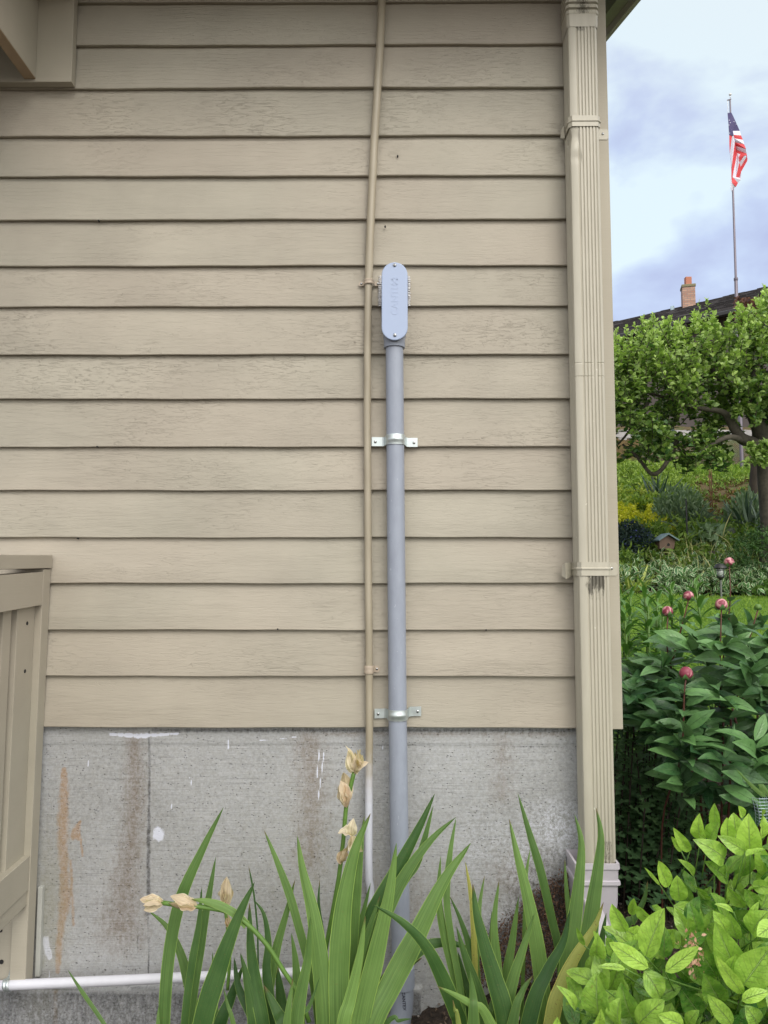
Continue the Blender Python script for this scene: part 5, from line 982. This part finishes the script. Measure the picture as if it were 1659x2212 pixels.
for k in range(2100):
    u = RNG.uniform(1290, 1950); a, b2 = float(np.interp(u, cu_, ctop)), float(np.interp(u, cbu, cbv)); f = RNG.random() ** .82
    if u > 1660 and RNG.random() < .35: continue
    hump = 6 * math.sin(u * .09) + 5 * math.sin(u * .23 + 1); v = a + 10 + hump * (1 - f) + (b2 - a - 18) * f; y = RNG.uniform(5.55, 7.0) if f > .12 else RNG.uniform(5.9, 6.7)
    if 1560 < u < 1640 and v > 850 and RNG.random() < .8: continue
    if mnoise.noise(Vector((u * .016, v * .016, y * .8))) < (-.26 if v < 840 else -.12) and f > .06: continue
    c = W(u, v, y); sh = Vector((RNG.normal() * .35, RNG.normal() * .35, 1 if f < .55 else .3 + RNG.normal() * .5)).normalized(); SLn = RNG.uniform(.10, .26) * (1.15 if f < .15 else 1)
    tw.tube([c - sh * SLn, c, c + sh * SLn * .5], [.006, .004, .002], 4); n = int(RNG.integers(13, 24))
    for q in range(n):
        g_ = q / n; p = c + sh * (SLn * (g_ * 1.5 - 1)); an = q * 2.4 + k; out = .85 - .5 * g_; d = Vector((math.cos(an) * out, math.sin(an) * out, .15 + .55 * g_ ** 2 + RNG.normal() * .25)).normalized(); L = RNG.uniform(.056, .094) * (1 - .45 * g_ ** 3)
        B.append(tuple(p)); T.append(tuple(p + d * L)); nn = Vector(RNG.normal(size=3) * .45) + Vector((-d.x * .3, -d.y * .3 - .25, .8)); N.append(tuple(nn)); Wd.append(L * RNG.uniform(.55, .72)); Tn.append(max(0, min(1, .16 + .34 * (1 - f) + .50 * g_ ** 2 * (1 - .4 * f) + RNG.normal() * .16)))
for (u0, v0, u1, v1, n0, y) in [(1612, 955, 1659, 1000, 14, 5.7), (1585, 870, 1640, 905, 10, 5.8)]:
    for k in range(n0):
        c = W(RNG.uniform(u0, u1), RNG.uniform(v0, v1), y)
        for q in range(14):
            d = Vector(rdir(1, .1)[0]); L = RNG.uniform(.06, .095); B.append(tuple(c)); T.append(tuple(c + d * L)); N.append(tuple(Vector(RNG.normal(size=3) * .4) + Vector((0, -.4, .7)))); Wd.append(L * .62); Tn.append(RNG.uniform(.2, .75))
n = len(B)
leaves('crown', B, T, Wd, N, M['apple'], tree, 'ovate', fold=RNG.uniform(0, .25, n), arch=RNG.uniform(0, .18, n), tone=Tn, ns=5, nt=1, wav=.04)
tw.build('twig', M['twig'], tree)
purp = thing('purple_tree', W(1610, 760, 8.5), 'small tree with reddish purple new leaves showing above the apple crown', 'tree'); purp.location.z = hz(purp.location.x, 8.5)
B = np.array([tuple(W(RNG.uniform(1590, 1650), RNG.uniform(646, 700), RNG.uniform(8.3, 8.9))) for _ in range(420)])
leaves('crown', B, B + rdir(420) * RNG.uniform(.05, .09, (420, 1)), .05, rdir(420), leafmat('purple_leaf', (.05, .02, .02), (.22, .10, .06), rough=.5, trans=.3), purp, 'ovate')
p0 = purp.location; MB().tube(crom([Vector(p0) - Vector((0, 0, .1)), Vector((p0.x + .1, 8.5, 3.5)), W(1615, 690, 8.6)], 12), list(np.linspace(.07, .015, 12)), 8).build('trunk', M['twig'], purp, smooth=True)
# ------------------------------------------------------------------ scattered planting on the slope
def scatter(name, region, n, mat, L, wf, up, prof='ovate', label=None, cat=None, kind=None, lift=(0, .12), k=5, tone=(0, 1), parent=None, zmax=None, arch=.1):
    """region: u0,u1 at depth range y0,y1; plants stand on the terrain"""
    u0, u1, y0, y1 = region; jt = (0 if name in ('lawn_grass',) else 1); y = RNG.uniform(y0, y1, n) + RNG.normal(size=n) * .14 * jt; u = RNG.uniform(u0, u1, n) + RNG.normal(size=n) * 13 * jt; kp_ = np.array([mnoise.noise(Vector((a * .035, b * 2.6, len(name)))) for a, b in zip(u, y)]) > (-.12 if jt else -9); u, y = u[kp_], y[kp_]; n = len(u); x = np.array([W(a, 1100, b).x for a, b in zip(u, y)]); z = H(x, y) + .03 + RNG.uniform(lift[0], lift[1], n)
    B = np.repeat(np.stack([x, y, z], 1), k, 0); m_ = len(B); B += RNG.normal(size=B.shape) * [L[0] * .5, L[0] * .5, L[0] * .3]; Ls = RNG.uniform(*L, (m_, 1)); d = rdir(m_, up)
    o = leaves(name, B, B + d * Ls, Ls[:, 0] * wf, rdir(m_, .8), mat, parent, prof, fold=.15, arch=arch, tone=RNG.uniform(*tone, m_), ns=4)
    if kind or label: tag(o, label, cat, None, kind)
    return o
scatter('lawn_grass', (1320, 2150, 1.9, 5.7), 88000, M['grass'], (.02, .045), .10, 1.4, 'lance', kind='stuff', lift=(-.015, -.005), k=1)
scatter('slope_weeds', (1480, 2150, 10.5, 12.3), 4300, M['weed'], (.03, .09), .35, .8, 'lance', kind='stuff', lift=(0, .08), k=3)
scatter('slope_weeds', (1330, 1490, 8.4, 12.0), 4200, M['weed'], (.04, .10), .35, .8, 'lance', kind='stuff', lift=(0, .22), k=4, tone=(.2, 1))
scatter('leaf_litter', (1470, 2150, 7.2, 10.6), 24000, leafmat('brown_moss_litter', (.05, .045, .014), (.20, .115, .045), rough=.9, trans=.1), (.02, .05), .5, .3, kind='stuff', lift=(-.01, .015), k=2)
scatter('slope_weeds', (1450, 2150, 7.0, 10.6), 4600, M['weed'], (.03, .07), .3, .8, 'lance', kind='stuff', lift=(0, .04), k=3, tone=(0, .5))
scatter('perennial_undergrowth', (1720, 2500, .2, 1.8), 1500, M['peony'], (.06, .12), .35, .7, 'lance', kind='stuff', lift=(0, .45), k=4, tone=(0, .7))
scatter('fence_grass', (1440, 2150, 11.0, 12.6), 20000, M['grass'], (.08, .18), .06, 1.2, 'lance', kind='stuff', lift=(-.02, .02), k=2)
scatter('variegated_ground_cover', (1338, 2100, 5.85, 6.5), 6200, M['hosta'], (.05, .09), .5, .7, kind='stuff', lift=(.0, .24), k=3, tone=(.1, 1))
scatter('yellow_ground_cover', (1325, 1478, 7.7, 8.5), 3200, M['yellow'], (.03, .055), .7, .8, kind='stuff', lift=(.02, .15), k=4)
scatter('yellow_ground_cover', (1335, 1400, 8.6, 9.3), 900, leafmat('lime_leaf', (.20, .30, .03), (.48, .52, .08), rough=.6), (.03, .06), .6, .8, kind='stuff', lift=(.0, .25), k=3)
scatter('yellow_ground_cover', (1420, 1520, 6.95, 7.25), 380, M['yellow'], (.025, .04), .7, .8, kind='stuff', lift=(.04, .14), k=3, tone=(0, .6))
scatter('perennial_undergrowth', (1338, 2100, 6.3, 7.3), 5500, M['weed'], (.06, .12), .3, .5, 'lance', kind='stuff', lift=(.0, .28), k=4, tone=(0, .55))
scatter('dry_grass_blades', (1430, 1620, 6.1, 6.7), 260, M['dry'], (.20, .42), .03, .9, 'lance', kind='stuff', lift=(0, .1), k=3, arch=.18)
def plant(name, u, v, y, label, cat, leafsets, stems=0):
    p = W(u, v, y); x = p.x; g0 = hz(x, y); root = thing(name, (x, y, g0), label, cat)
    for (nm, mat, n, R0, Hh, L, wf, up, prof, tone, out) in leafsets:
        a = RNG.uniform(0, 6.28, n); r = R0 * RNG.random(n) ** .5; h = Hh * RNG.random(n) * (1 - .5 * (r / max(R0, 1e-3)) ** 2)
        B = np.stack([x + r * np.cos(a), y + r * np.sin(a), g0 + h], 1); d = rdir(n, up, .6); d[:, 0] += np.cos(a) * out; d[:, 1] += np.sin(a) * out; d = unit(d); Ls = RNG.uniform(*L, (n, 1))
        leaves(nm, B, B + d * Ls, Ls[:, 0] * wf, rdir(n, .9), mat, root, prof, fold=.12, arch=RNG.uniform(0, .2, n), tone=RNG.uniform(*tone, n), ns=6)
        if nm == 'flowers': bpy.context.scene.objects[-1]['kind'] = 'stuff'
    return root
plant('spiky_plant', 1419, 1085, 9.0, 'upright spiky dark green clump on the slope above the yellow flowers', 'plant', [('foliage', M['yucca'], 46, .05, .05, (.35, .62), .055, 1.5, 'lance', (0, .35), .45)])
plant('spiky_plant', 1488, 1160, 7.6, 'arching strap leaved clump beside the thin black pole', 'plant', [('foliage', M['yucca'], 34, .05, .05, (.30, .52), .09, .9, 'lance', (.2, 1), .7)])
plant('spiky_plant', 1622, 1155, 7.3, 'large sprawling blue green spiky plant at the foot of the apple trunk', 'plant', [('foliage', M['yucca'], 90, .10, .25, (.32, .62), .075, .5, 'lance', (.1, 1), .8)])
plant('silver_shrub', 1470, 1150, 7.9, 'pale silvery green bushy plant in the middle of the slope bed', 'shrub', [('foliage', M['silver'], 1500, .34, .55, (.07, .12), .26, 1.2, 'lance', (0, 1), .2)])
plant('silver_shrub', 1612, 1110, 7.6, 'pale leafy shrub to the left of the apple trunk', 'shrub', [('foliage', M['silver'], 600, .28, .60, (.08, .14), .32, 1.0, 'lance', (0, .9), .3)])
plant('blue_flower_bush', 1360, 1215, 6.9, 'dark bush dotted with small blue flowers next to the corner board', 'bush', [('foliage', M['darkleaf'], 3600, .30, .48, (.03, .06), .4, .6, 'lance', (0, 1), .3), ('flowers', M['blue'], 500, .31, .50, (.015, .025), .9, .6, 'ovate', (0, 1), .3)])
plant('blue_flower', 1490, 1200, 6.7, 'small deep blue flower cluster beside the birdhouse', 'flower', [('flowers', M['blue'], 160, .08, .22, (.02, .035), .8, .8, 'ovate', (.3, 1), .3)])
plant('leafy_plant', 1528, 1200, 6.9, 'round leaved green plant in front of the mesh screen', 'plant', [('foliage', M['silver'], 260, .24, .38, (.08, .13), .5, .8, 'ovate', (0, .8), .4)])
plant('yellow_bush', 1385, 1225, 6.35, 'small mustard yellow bush above the variegated edging', 'bush', [('foliage', leafmat('mustard_leaf', (.20, .20, .03), (.42, .38, .06), rough=.6), 900, .15, .22, (.02, .04), .5, .6, 'ovate', (0, 1), .2)])
plant('strap_leaf_plant', 1362, 1262, 5.75, 'curling lime edged strap leaves at the lawn edge by the corner', 'plant', [('foliage', leafmat('lime_strap', (.20, .32, .06), (.50, .55, .16), rough=.5), 46, .10, .03, (.20, .36), .08, .9, 'lance', (0, 1), .6)])
plant('leafy_plant', 1645, 1285, 5.8, 'low bright rosette plant at the lawn edge by the right frame', 'plant', [('foliage', leafmat('rosette_leaf', (.10, .2, .05), (.22, .36, .10), rough=.5), 220, .22, .14, (.06, .10), .5, .7, 'ovate', (0, 1), .4)])
# juniper
jn = W(1660, 1240, 6.1); jr = thing('juniper_bush', (jn.x, 6.1, hz(jn.x, 6.1)), 'dense dark green feathery juniper bush at the right edge beyond the lawn', 'bush')
B, D = [], []
for k in range(1500):
    u = RNG.uniform(1545, 1900); vt = float(np.interp(u, [1545, 1570, 1600, 1640, 1700, 1900], [1248, 1212, 1178, 1152, 1140, 1200])); v = vt + 6 + RNG.random() ** 1.1 * (1282 - vt); y = RNG.uniform(5.85, 6.7); c = W(u, v, y); d = Vector((-.55 + RNG.normal() * .35, -.35 + RNG.normal() * .2, .30 + RNG.normal() * .15)).normalized()
    for q in range(16): B.append(tuple(c + d * (.012 * q))); D.append(tuple((d + Vector(RNG.normal(size=3) * .55)).normalized()))
B, D = np.array(B), np.array(D)
leaves('foliage', B, B + D * RNG.uniform(.03, .06, (len(B), 1)), .011, rdir(len(B), .5), M['juniper'], jr, 'lance', fold=.1, ns=2, tone=np.repeat(RNG.uniform(0, 1, 1500), 16))
MB().tube([(jn.x, 6.2, hz(jn.x, 6.2) - .1), (jn.x, 6.2, hz(jn.x, 6.2) + .4)], .05, 8).build('stem', M['bark'], jr)
# ------------------------------------------------------------------ garden objects
lp = W(1557, 1262, 5.5); gl = float(H(lp.x, 5.5)); zt_l = W(1556, 1218, 5.5).z; k_ = (5.5 - CAM.y) / FPX
lan = thing('solar_lantern', (lp.x, 5.5, gl), 'small black solar garden lantern on a stake at the edge of the lawn', 'lantern')
X_ = lambda px: px * k_; zz2 = lambda v: W(1557, v, 5.5).z; c3 = (lp.x, 5.5, 0)
MB().lathe(c3, [(X_(6), zz2(1217.5)), (X_(9), zz2(1219)), (X_(13), zz2(1225.5)), (X_(13.4), zz2(1227)), (X_(10), zz2(1228.2)), (X_(4), zz2(1228.4))][::-1], 20).build('cap', M['black'], lan, smooth=40)
MB().lathe(c3, [(X_(7), zz2(1246)), (X_(8.3), zz2(1228.6))], 20).build('glass_shade', M['glass'], lan, smooth=True)
MB().lathe(c3, [(X_(3), zz2(1245)), (X_(3), zz2(1231))], 10).build('lamp', M['white_ball'], lan, smooth=True)
fm = MB(); fm.lathe(c3, [(X_(2.5), zz2(1253)), (X_(5), zz2(1249)), (X_(8.4), zz2(1247.4)), (X_(8.6), zz2(1245.4)), (X_(7.2), zz2(1245.2))], 20)
for a in range(4):
    an = a * math.pi / 2 + .5; fm.tube([(lp.x + math.cos(an) * X_(7.6), 5.5 + math.sin(an) * X_(7.6), zz2(1246)), (lp.x + math.cos(an) * X_(8.9), 5.5 + math.sin(an) * X_(8.9), zz2(1228))], X_(.55), 6)
fm.tube([(lp.x + math.cos(a) * X_(8.7), 5.5 + math.sin(a) * X_(8.7), zz2(1232)) for a in np.linspace(0, 6.283, 21)], X_(.5), 5, caps=False); fm.build('cage', M['black'], lan, smooth=40)
MB().tube([(lp.x, 5.5, gl - .05), (lp.x, 5.5, zz2(1252))], X_(2.3), 10).build('stake', simple('grey_stake', (.14, .15, .14), .6), lan, smooth=40)
# birdhouse
bp = W(1439, 1184, 6.6); gb = hz(bp.x, 6.6); bh = thing('birdhouse', (bp.x, 6.6, gb), 'weathered wooden birdhouse with a teal metal roof half hidden in the bed', 'birdhouse'); kb = (6.6 - CAM.y) / FPX; w_ = 17 * kb; zb0, zb1, zb2 = W(1439, 1186, 6.6).z, W(1439, 1167, 6.6).z, W(1439, 1156, 6.6).z
MB().prism([(bp.x - w_, zb0), (bp.x + w_ * .8, zb0), (bp.x + w_, zb1), (bp.x, zb2), (bp.x - w_, zb1)], 6.55, 6.72).build('box', M['birdwood'], bh, bevel=.004)
MB().prism([(bp.x - w_ * 1.25, zb1 - .012), (bp.x, zb2 + .004), (bp.x + w_ * 1.3, zb1 - .012), (bp.x + w_ * 1.3, zb1 + .004), (bp.x, zb2 + .022), (bp.x - w_ * 1.25, zb1 + .004)], 6.50, 6.76).build('roof', M['birdroof'], bh)
MB().tube([(bp.x + .01, 6.552, zb0 + .05), (bp.x + .01, 6.548, zb0 + .05)], .018, 14).build('entrance_hole', M['dark'], bh)
MB().box((bp.x - .02, 6.6, gb - .1), (bp.x + .02, 6.65, zb0)).build('post', M['birdwood'], bh)
# mesh screen, poles, stake, log, fence, wall
def grid_panel(name, p00, p10, p11, p01, nu, nv, r, mat, diag=False):
    mb = MB(); lerp = lambda a, b: p00.lerp(p10, a).lerp(p01.lerp(p11, a), b)
    if not diag:
        for i in range(nu + 1): mb.tube([lerp(i / nu, 0), lerp(i / nu, 1)], r, 4, caps=False)
        for i in range(nv + 1): mb.tube([lerp(0, i / nv), lerp(1, i / nv)], r, 4, caps=False)
    else:
        for i in range(-nv, nu + 1):
            for s_ in (1, -1):
                a0, b0, a1, b1 = (i, 0, i + nv, nv) if s_ == 1 else (i + nv, 0, i, nv)
                A, Bq = [a0, b0], [a1, b1]
                def cut(P, Q):
                    if P[0] < 0: t = -P[0] / (Q[0] - P[0]); P[:] = [0, P[1] + (Q[1] - P[1]) * t]
                    if P[0] > nu: t = (nu - P[0]) / (Q[0] - P[0]); P[:] = [nu, P[1] + (Q[1] - P[1]) * t]
                cut(A, Bq); cut(Bq, A); mb.tube([lerp(A[0] / nu, A[1] / nv), lerp(Bq[0] / nu, Bq[1] / nv)], r, 4, caps=False)
    return mb.build(name, mat)
ym = 7.0; o = grid_panel('mesh_screen', W(1557, 1176, ym), W(1592, 1180, ym), W(1594, 1141, ym), W(1558, 1139, ym), 34, 36, .0011, simple('grey_mesh', (.22, .24, .25), .6)); tag(o, 'small square of grey wire mesh standing in the bed beside the juniper', 'mesh screen')
mb = MB(); 
for (u, v0, v1, y) in [(1531.5, 1000, 1110, 8.6), (1535.5, 1000, 1108, 8.65)]:
    p = W(u, v0, y); mb.tube([(p.x, y, p.z), (p.x, y, hz(p.x, y) - .1)], .007, 8)
tag(mb.build('garden_stake', M['rust'], None, smooth=True), 'pair of rusty upright rods standing on the brown mossy slope', 'stake')
p = W(1482, 1078, 6.9); tag(MB().tube([(p.x, 6.9, hz(p.x, 6.9) - .1), (p.x, 6.9, p.z)], [.011, .009], 8).build('garden_pole', M['black']), 'thin black pole standing among strap leaves right of the birdhouse', 'pole')
p, q = W(1406, 1027, 10.4), W(1462, 1040, 10.0); p.z = hz(p.x, p.y) + .06; q.z = hz(q.x, q.y) + .05
tag(MB().tube([p, p.lerp(q, .5) + Vector((0, 0, .02)), q], [.05, .045, .035], 9).build('log', simple('grey_log', (.20, .15, .11), .9, 0, .4, 15, .8), None, smooth=True), 'weathered fallen branch lying across the upper slope', 'log')
p = W(1570, 1182, 6.7); q = W(1600, 1186, 6.6); p.z = hz(p.x, p.y) + .03; q.z = hz(q.x, q.y) + .02
tag(MB().tube([p, q], [.035, .03], 8).build('driftwood', simple('brown_log', (.22, .13, .09), .9, 0, .4, 15, .8), None, smooth=True), 'short brown piece of wood lying below the wire mesh square', 'wood')
p = W(1515, 1258 - 60, 6.9); rk = MB(); p.z = hz(p.x, 6.7)
for k in range(3): rk.lathe((p.x + .14 * k, 6.55 + .05 * k, p.z + .06), [(.09, -.08), (.15, 0), (.13, .06), (.05, .10)], 8)
for i, nm in enumerate([0]): tag(rk.build('rock', simple('dark_rock', (.08, .065, .06), .9, 0, .3, 20, .8), None, smooth=True), 'low dark rocks under dry grass in the middle of the bed', 'rock')
yf = 12.4; fn = thing('chain_link_fence', W(1500, 1010, yf), 'sagging chain link fence along the top of the slope', 'fence')
xa, xb = W(1380, 1000, yf).x, W(1900, 1000, yf).x; ga, gb_ = hz(xa, yf), hz(xb, yf)
o = grid_panel('wire_mesh', Vector((xa, yf, ga)), Vector((xb, yf, gb_)), Vector((xb, yf, gb_ + .75)), Vector((xa, yf, ga + .75)), 110, 18, .0022, simple('fence_wire', (.20, .22, .21), .5, .5), True); put(o, fn)
for u in (1455, 1546, 1637, 1760):
    x = W(u, 1000, yf).x; MB().tube([(x, yf - .02, hz(x, yf) - .1), (x, yf - .02, hz(x, yf) + .85)], .03, 8).build('post', simple('green_post', (.03, .06, .05), .6), fn, smooth=40)
yw = 12.95; wl = thing('block_wall', W(1600, 1000, yw), 'rough grey stone block retaining wall behind the fence', 'wall'); bmw = MB(); gz0 = 2.95
for r in range(7):
    x = W(1330, 1000, yw).x - (r % 2) * .22
    while x < 11.5:
        L = RNG.uniform(.36, .5); j = RNG.uniform(-.02, .02); zz0 = gz0 + r * .185
        bmw.hexa([(x, yw - j, zz0), (x + L - .012, yw - j, zz0), (x + L - .012, yw + .3, zz0), (x, yw + .3, zz0), (x + .01, yw - j + .02, zz0 + .175), (x + L - .022, yw - j + .02, zz0 + .175), (x + L - .022, yw + .3, zz0 + .175), (x + .01, yw + .3, zz0 + .175)]); x += L
bw = bmw.build('blocks', M['stone'], wl, bevel=.012); 
sbd = bw.modifiers.new('sub', 'SUBSURF'); sbd.subdivision_type = 'SIMPLE'; sbd.levels = sbd.render_levels = 2
tx_ = bpy.data.textures.new('rock', 'CLOUDS'); tx_.noise_scale = .12; dm = bw.modifiers.new('rough', 'DISPLACE'); dm.texture = tx_; dm.strength = .06; dm.texture_coords = 'LOCAL'
# crumpled wire netting beside the shrub
c = W(1648, 1728, -.25); wr = MB()
for k in range(12):
    y = -.25 + .012 * (k % 3); p = W(1625 + k * 5, 1722 + 6 * math.sin(k), y); q = W(1632 + k * 5, 1785, y + .02); wr.tube(crom([p, p.lerp(q, .5) + Vector((.006 * math.sin(k * 2), -.01, 0)), q], 5), .0007, 4)
for k in range(9):
    v = 1722 + k * 7; wr.tube(crom([W(1624 + k * 1.5, v, -.25), W(1645, v + 4, -.27), W(1690, v, -.24)], 6), .0007, 4)
gn = wr.build('wire_netting', simple('pale_wire', (.45, .55, .6), .4, .6)); tag(gn, 'scrap of pale wire netting standing behind the bright shrub', 'wire netting')
blade(thing('grass_blade', W(1600, 1900, -.2), 'single long blue green grass blade arching down behind the bright shrub', 'plant'), cC, [(1238, 540), (1330, 640), (1420, 720), (1500, 780)], 22, -.25, -.25, .5)
# ------------------------------------------------------------------ house up the hill
def DP(u, v, dist): return W(u, v, dist + CAM.y)
fh = thing('neighbour_house', DP(1500, 900, 27), 'distant house with a dark shingled roof and brick chimney rising behind the apple tree', 'house')
ra, rb_ = DP(1240, 726, 29.6), DP(1608, 643, 26.2); zr_ = (ra.z + rb_.z) / 2; rb2 = ra + (rb_ - ra) * 1.7; dn = Vector((rb_.y - ra.y, -(rb_.x - ra.x), 0)).normalized()
if dn.y > 0: dn = -dn
def roofside(a, b_, drop, run, th=.18):
    lo_a, lo_b = a + dn * run - Vector((0, 0, drop)), b_ + dn * run - Vector((0, 0, drop)); t = Vector((0, 0, th)); return [lo_a, lo_b, b_, a, lo_a + t, lo_b + t, b_ + t, a + t]
rm = MB(); rm.hexa(roofside(ra, rb2, 1.6, 3.6)); dn = -dn; rm.hexa(roofside(ra, rb2, 1.6, 3.6)); dn = -dn
L_ = (rb2 - ra); 
for k in range(9):        # shingle courses
    f = (k + .5) / 9; a = ra + dn * 3.6 * f - Vector((0, 0, 1.6 * f)) + Vector((0, 0, .18)); b_ = a + L_; rm.hexa([a, b_, b_ + dn * .05 - Vector((0, 0, .02)), a + dn * .05 - Vector((0, 0, .02)), a + Vector((0, 0, .035)), b_ + Vector((0, 0, .035)), b_ + dn * .06 + Vector((0, 0, .02)), a + dn * .06 + Vector((0, 0, .02))])
ud = L_.normalized(); sl = (dn * 3.6 - Vector((0, 0, 1.6))).normalized(); nr = ud.cross(sl); nr = nr if nr.z > 0 else -nr
for k in range(14):
    q = 0.0
    while q < L_.length * .75:
        w0 = RNG.uniform(.16, .34); th = RNG.uniform(.015, .06); o_ = ra + Vector((0, 0, .19)) + ud * q + sl * (k * .28 - .05 + RNG.uniform(-.02, .02)); e1_, e2_ = ud * (w0 - .02), sl * .30
        rm.hexa([o_, o_ + e1_, o_ + e1_ + e2_, o_ + e2_, o_ + nr * .01, o_ + e1_ + nr * .01, o_ + e1_ + e2_ + nr * th, o_ + e2_ + nr * th]); q += w0
rf = rm.build('roof', M['shingle'], fh)
ea = ra + dn * 3.7 - Vector((0, 0, 1.62)); MB().tube([ea, ea + L_], .09, 6).build('gutter', M['black'], fh)
wa = ra + dn * 3.0 - Vector((0, 0, 1.5)); wb_ = wa + L_; back = -dn * 6.0; z0_ = 5.0
MB().hexa([Vector((q.x, q.y, z0_)) for q in (wa, wb_, wb_ + back, wa + back)] + [wa, wb_, wb_ + back, wa + back]).build('wall', M['far_wall'], fh)
cc = DP(1487, 655, 26.6); hw = 13.2 * 26.6 / FPX; zc_b0, zc_t0 = DP(1487, 690, 26.6).z, DP(1487, 624, 26.6).z
dl_ = lambda h, w0, a, b_: MB().box((-w0, -w0, a), (w0, w0, b_), 0, Matrix.Translation((cc.x, cc.y, 0)) @ Matrix.Rotation(R_(-14), 4, 'Z'))
ch = dl_(0, hw, zc_b0, zc_t0).build('chimney', M['brick'], rf)
dl_(0, hw * 1.12, zc_t0, zc_t0 + .10).build('chimney_cap', simple('mossy_cap', (.22, .20, .12), .9), rf, bevel=.02)
MB().box((cc.x - hw * .45, cc.y - hw * .4, zc_t0 + .1), (cc.x + hw * .55, cc.y + hw * .4, zc_t0 + .42)).build('flue', simple('terracotta', (.42, .17, .11), .85), rf, bevel=.015)
dl_(0, hw * 1.06, zc_b0 - .2, zc_b0 + .35).build('flashing', simple('lead_flashing', (.10, .09, .10), .6), rf)
vp = DP(1453, 683, 26.9); MB().tube([vp, vp + Vector((0, 0, .36))], .07, 10).build('vent_pipe', simple('vent_grey', (.35, .45, .5), .5), rf, smooth=True)
# ------------------------------------------------------------------ flagpole and flag
yp = 11.4; kp = (yp - CAM.y) / FPX
ft = W(1577, 216, yp); fb_ = W(1590.5, 690, yp); fb0 = Vector((fb_.x, yp, hz(fb_.x, yp) - .2)); ft2 = Vector((fb_.x - .02, yp, ft.z))
fp = thing('flagpole', fb0, 'tall slim metal flagpole with a white ball top standing beyond the apple tree', 'flagpole')
zj_ = W(1587, 603, yp).z
px_ = lambda z: fb0.x + (ft.x - fb0.x) * (z - fb0.z) / (ft.z - fb0.z)
MB().tube([fb0, (px_(zj_), yp, zj_), (px_(zj_), yp, zj_ + .01), (ft.x, yp, ft.z)], [.034, .030, .022, .014], 12).build('pole', M['pole'], fp, smooth=40)
MB().lathe((px_(zj_), yp, zj_ - .03), [(.033, 0), (.037, .01), (.037, .05), (.028, .06)], 12).build('joint_collar', M['pole'], fp, smooth=40)
bl = W(1577.3, 204, yp); MB().lathe(bl, [(.001, -.026), (.012, -.024), (.022, -.014), (.0265, 0), (.022, .014), (.012, .024), (.001, .026)], 14).build('ball', M['white_ball'], fp, smooth=True)
MB().tube([(bl.x, yp, bl.z - .07), (bl.x, yp, bl.z - .02)], .007, 8).build('spindle', M['white_ball'], fp, smooth=True)
MB().tube([W(1579, 214, yp), W(1571, 217, yp)], .012, 8).build('truck', M['pole'], fp, smooth=True)
MB().tube([W(1571.5, 217, yp - .01), W(1572.5, 240, yp - .01), W(1575, 290, yp - .02)], .004, 6).build('halyard', M['white_ball'], fp)
fl = thing('flag', W(1578, 300, yp - .05), 'limp red white and blue flag with stars and stripes hanging from the flagpole', 'flag'); put
def fq(x, y): return 1536 + .10917 * x, 186.5 + .10917 * y
fq.s = .109
mats = [M['flag_red'], M['flag_white'], M['flag_blue']]; fm = MB()
def fz(x, y):     # fold depth of the cloth
    return yp - .045 - .05 * math.sin((x - 380) * .022 + y * .0012) * min(1, max(.15, (y - 500) / 400)) - .03 * math.sin(x * .05 + y * .004)
def fpoly(pts, mi): fm.add([W(*fq(x, y), fz(x, y)) for x, y in pts], [tuple(range(len(pts)))], mi)
fpoly([(325, 530), (400, 520), (440, 600), (480, 690), (530, 800), (565, 885), (430, 885), (445, 975), (360, 970), (345, 760)], 2)
Rr, Ww = 0, 1
for pts, mi in [([(430, 885), (565, 885), (592, 975), (445, 962)], Ww), ([(445, 962), (592, 975), (628, 1060), (462, 1032)], Rr), ([(462, 1032), (628, 1060), (655, 1150), (475, 1108)], Ww), ([(475, 1108), (655, 1150), (693, 1240), (485, 1180)], Rr),
    ([(485, 1180), (693, 1240), (703, 1330), (505, 1258)], Ww), ([(505, 1258), (703, 1330), (720, 1440), (690, 1370), (580, 1345), (512, 1325)], Rr), ([(360, 970), (415, 975), (370, 1330), (362, 1150)], Rr),
    ([(415, 975), (445, 975), (470, 1100), (405, 1600), (400, 1500), (370, 1330)], Ww), ([(470, 1100), (505, 1258), (512, 1325), (420, 1790), (400, 1800), (405, 1600)], Rr), ([(512, 1325), (580, 1345), (548, 1410), (555, 1520), (490, 1800), (425, 1800)], Ww),
    ([(580, 1345), (690, 1370), (655, 1375), (560, 1510), (548, 1410)], Rr), ([(655, 1375), (698, 1400), (585, 1595), (560, 1510)], Ww), ([(690, 1370), (720, 1440), (712, 1480), (600, 1680), (585, 1595), (698, 1400)], Rr),
    ([(555, 1520), (560, 1510), (585, 1595), (600, 1680), (560, 1810), (490, 1800)], Rr), ([(600, 1680), (590, 1850), (565, 1810)], Ww), ([(490, 1800), (560, 1810), (592, 1850), (530, 1912), (425, 1800)], Ww),
    ([(400, 1800), (425, 1800), (530, 1912), (490, 1990), (410, 1910)], Rr), ([(390, 1800), (400, 1800), (410, 1910), (485, 1985), (430, 2040), (400, 2080), (390, 2000)], Ww)]: fpoly(pts, mi)
o = fm.build('cloth', mats, fl, normals=False); s_ = o.modifiers.new('thick', 'SOLIDIFY'); s_.thickness = .004
sm = MB()
for (x, y) in [(360, 670), (415, 645), (455, 700), (495, 752), (385, 820), (437, 795), (415, 878), (368, 925), (355, 765), (383, 720)]:
    c = W(*fq(x, y), fz(x, y) - .012); R1 = .0125; vs = [(c.x + (R1 if i % 2 == 0 else R1 * .45) * math.sin(i * math.pi / 5), c.y, c.z + (R1 if i % 2 == 0 else R1 * .45) * math.cos(i * math.pi / 5)) for i in range(10)]; sm.add(vs, [tuple(range(10))])
sm.build('stars', M['flag_white'], o, normals=False)
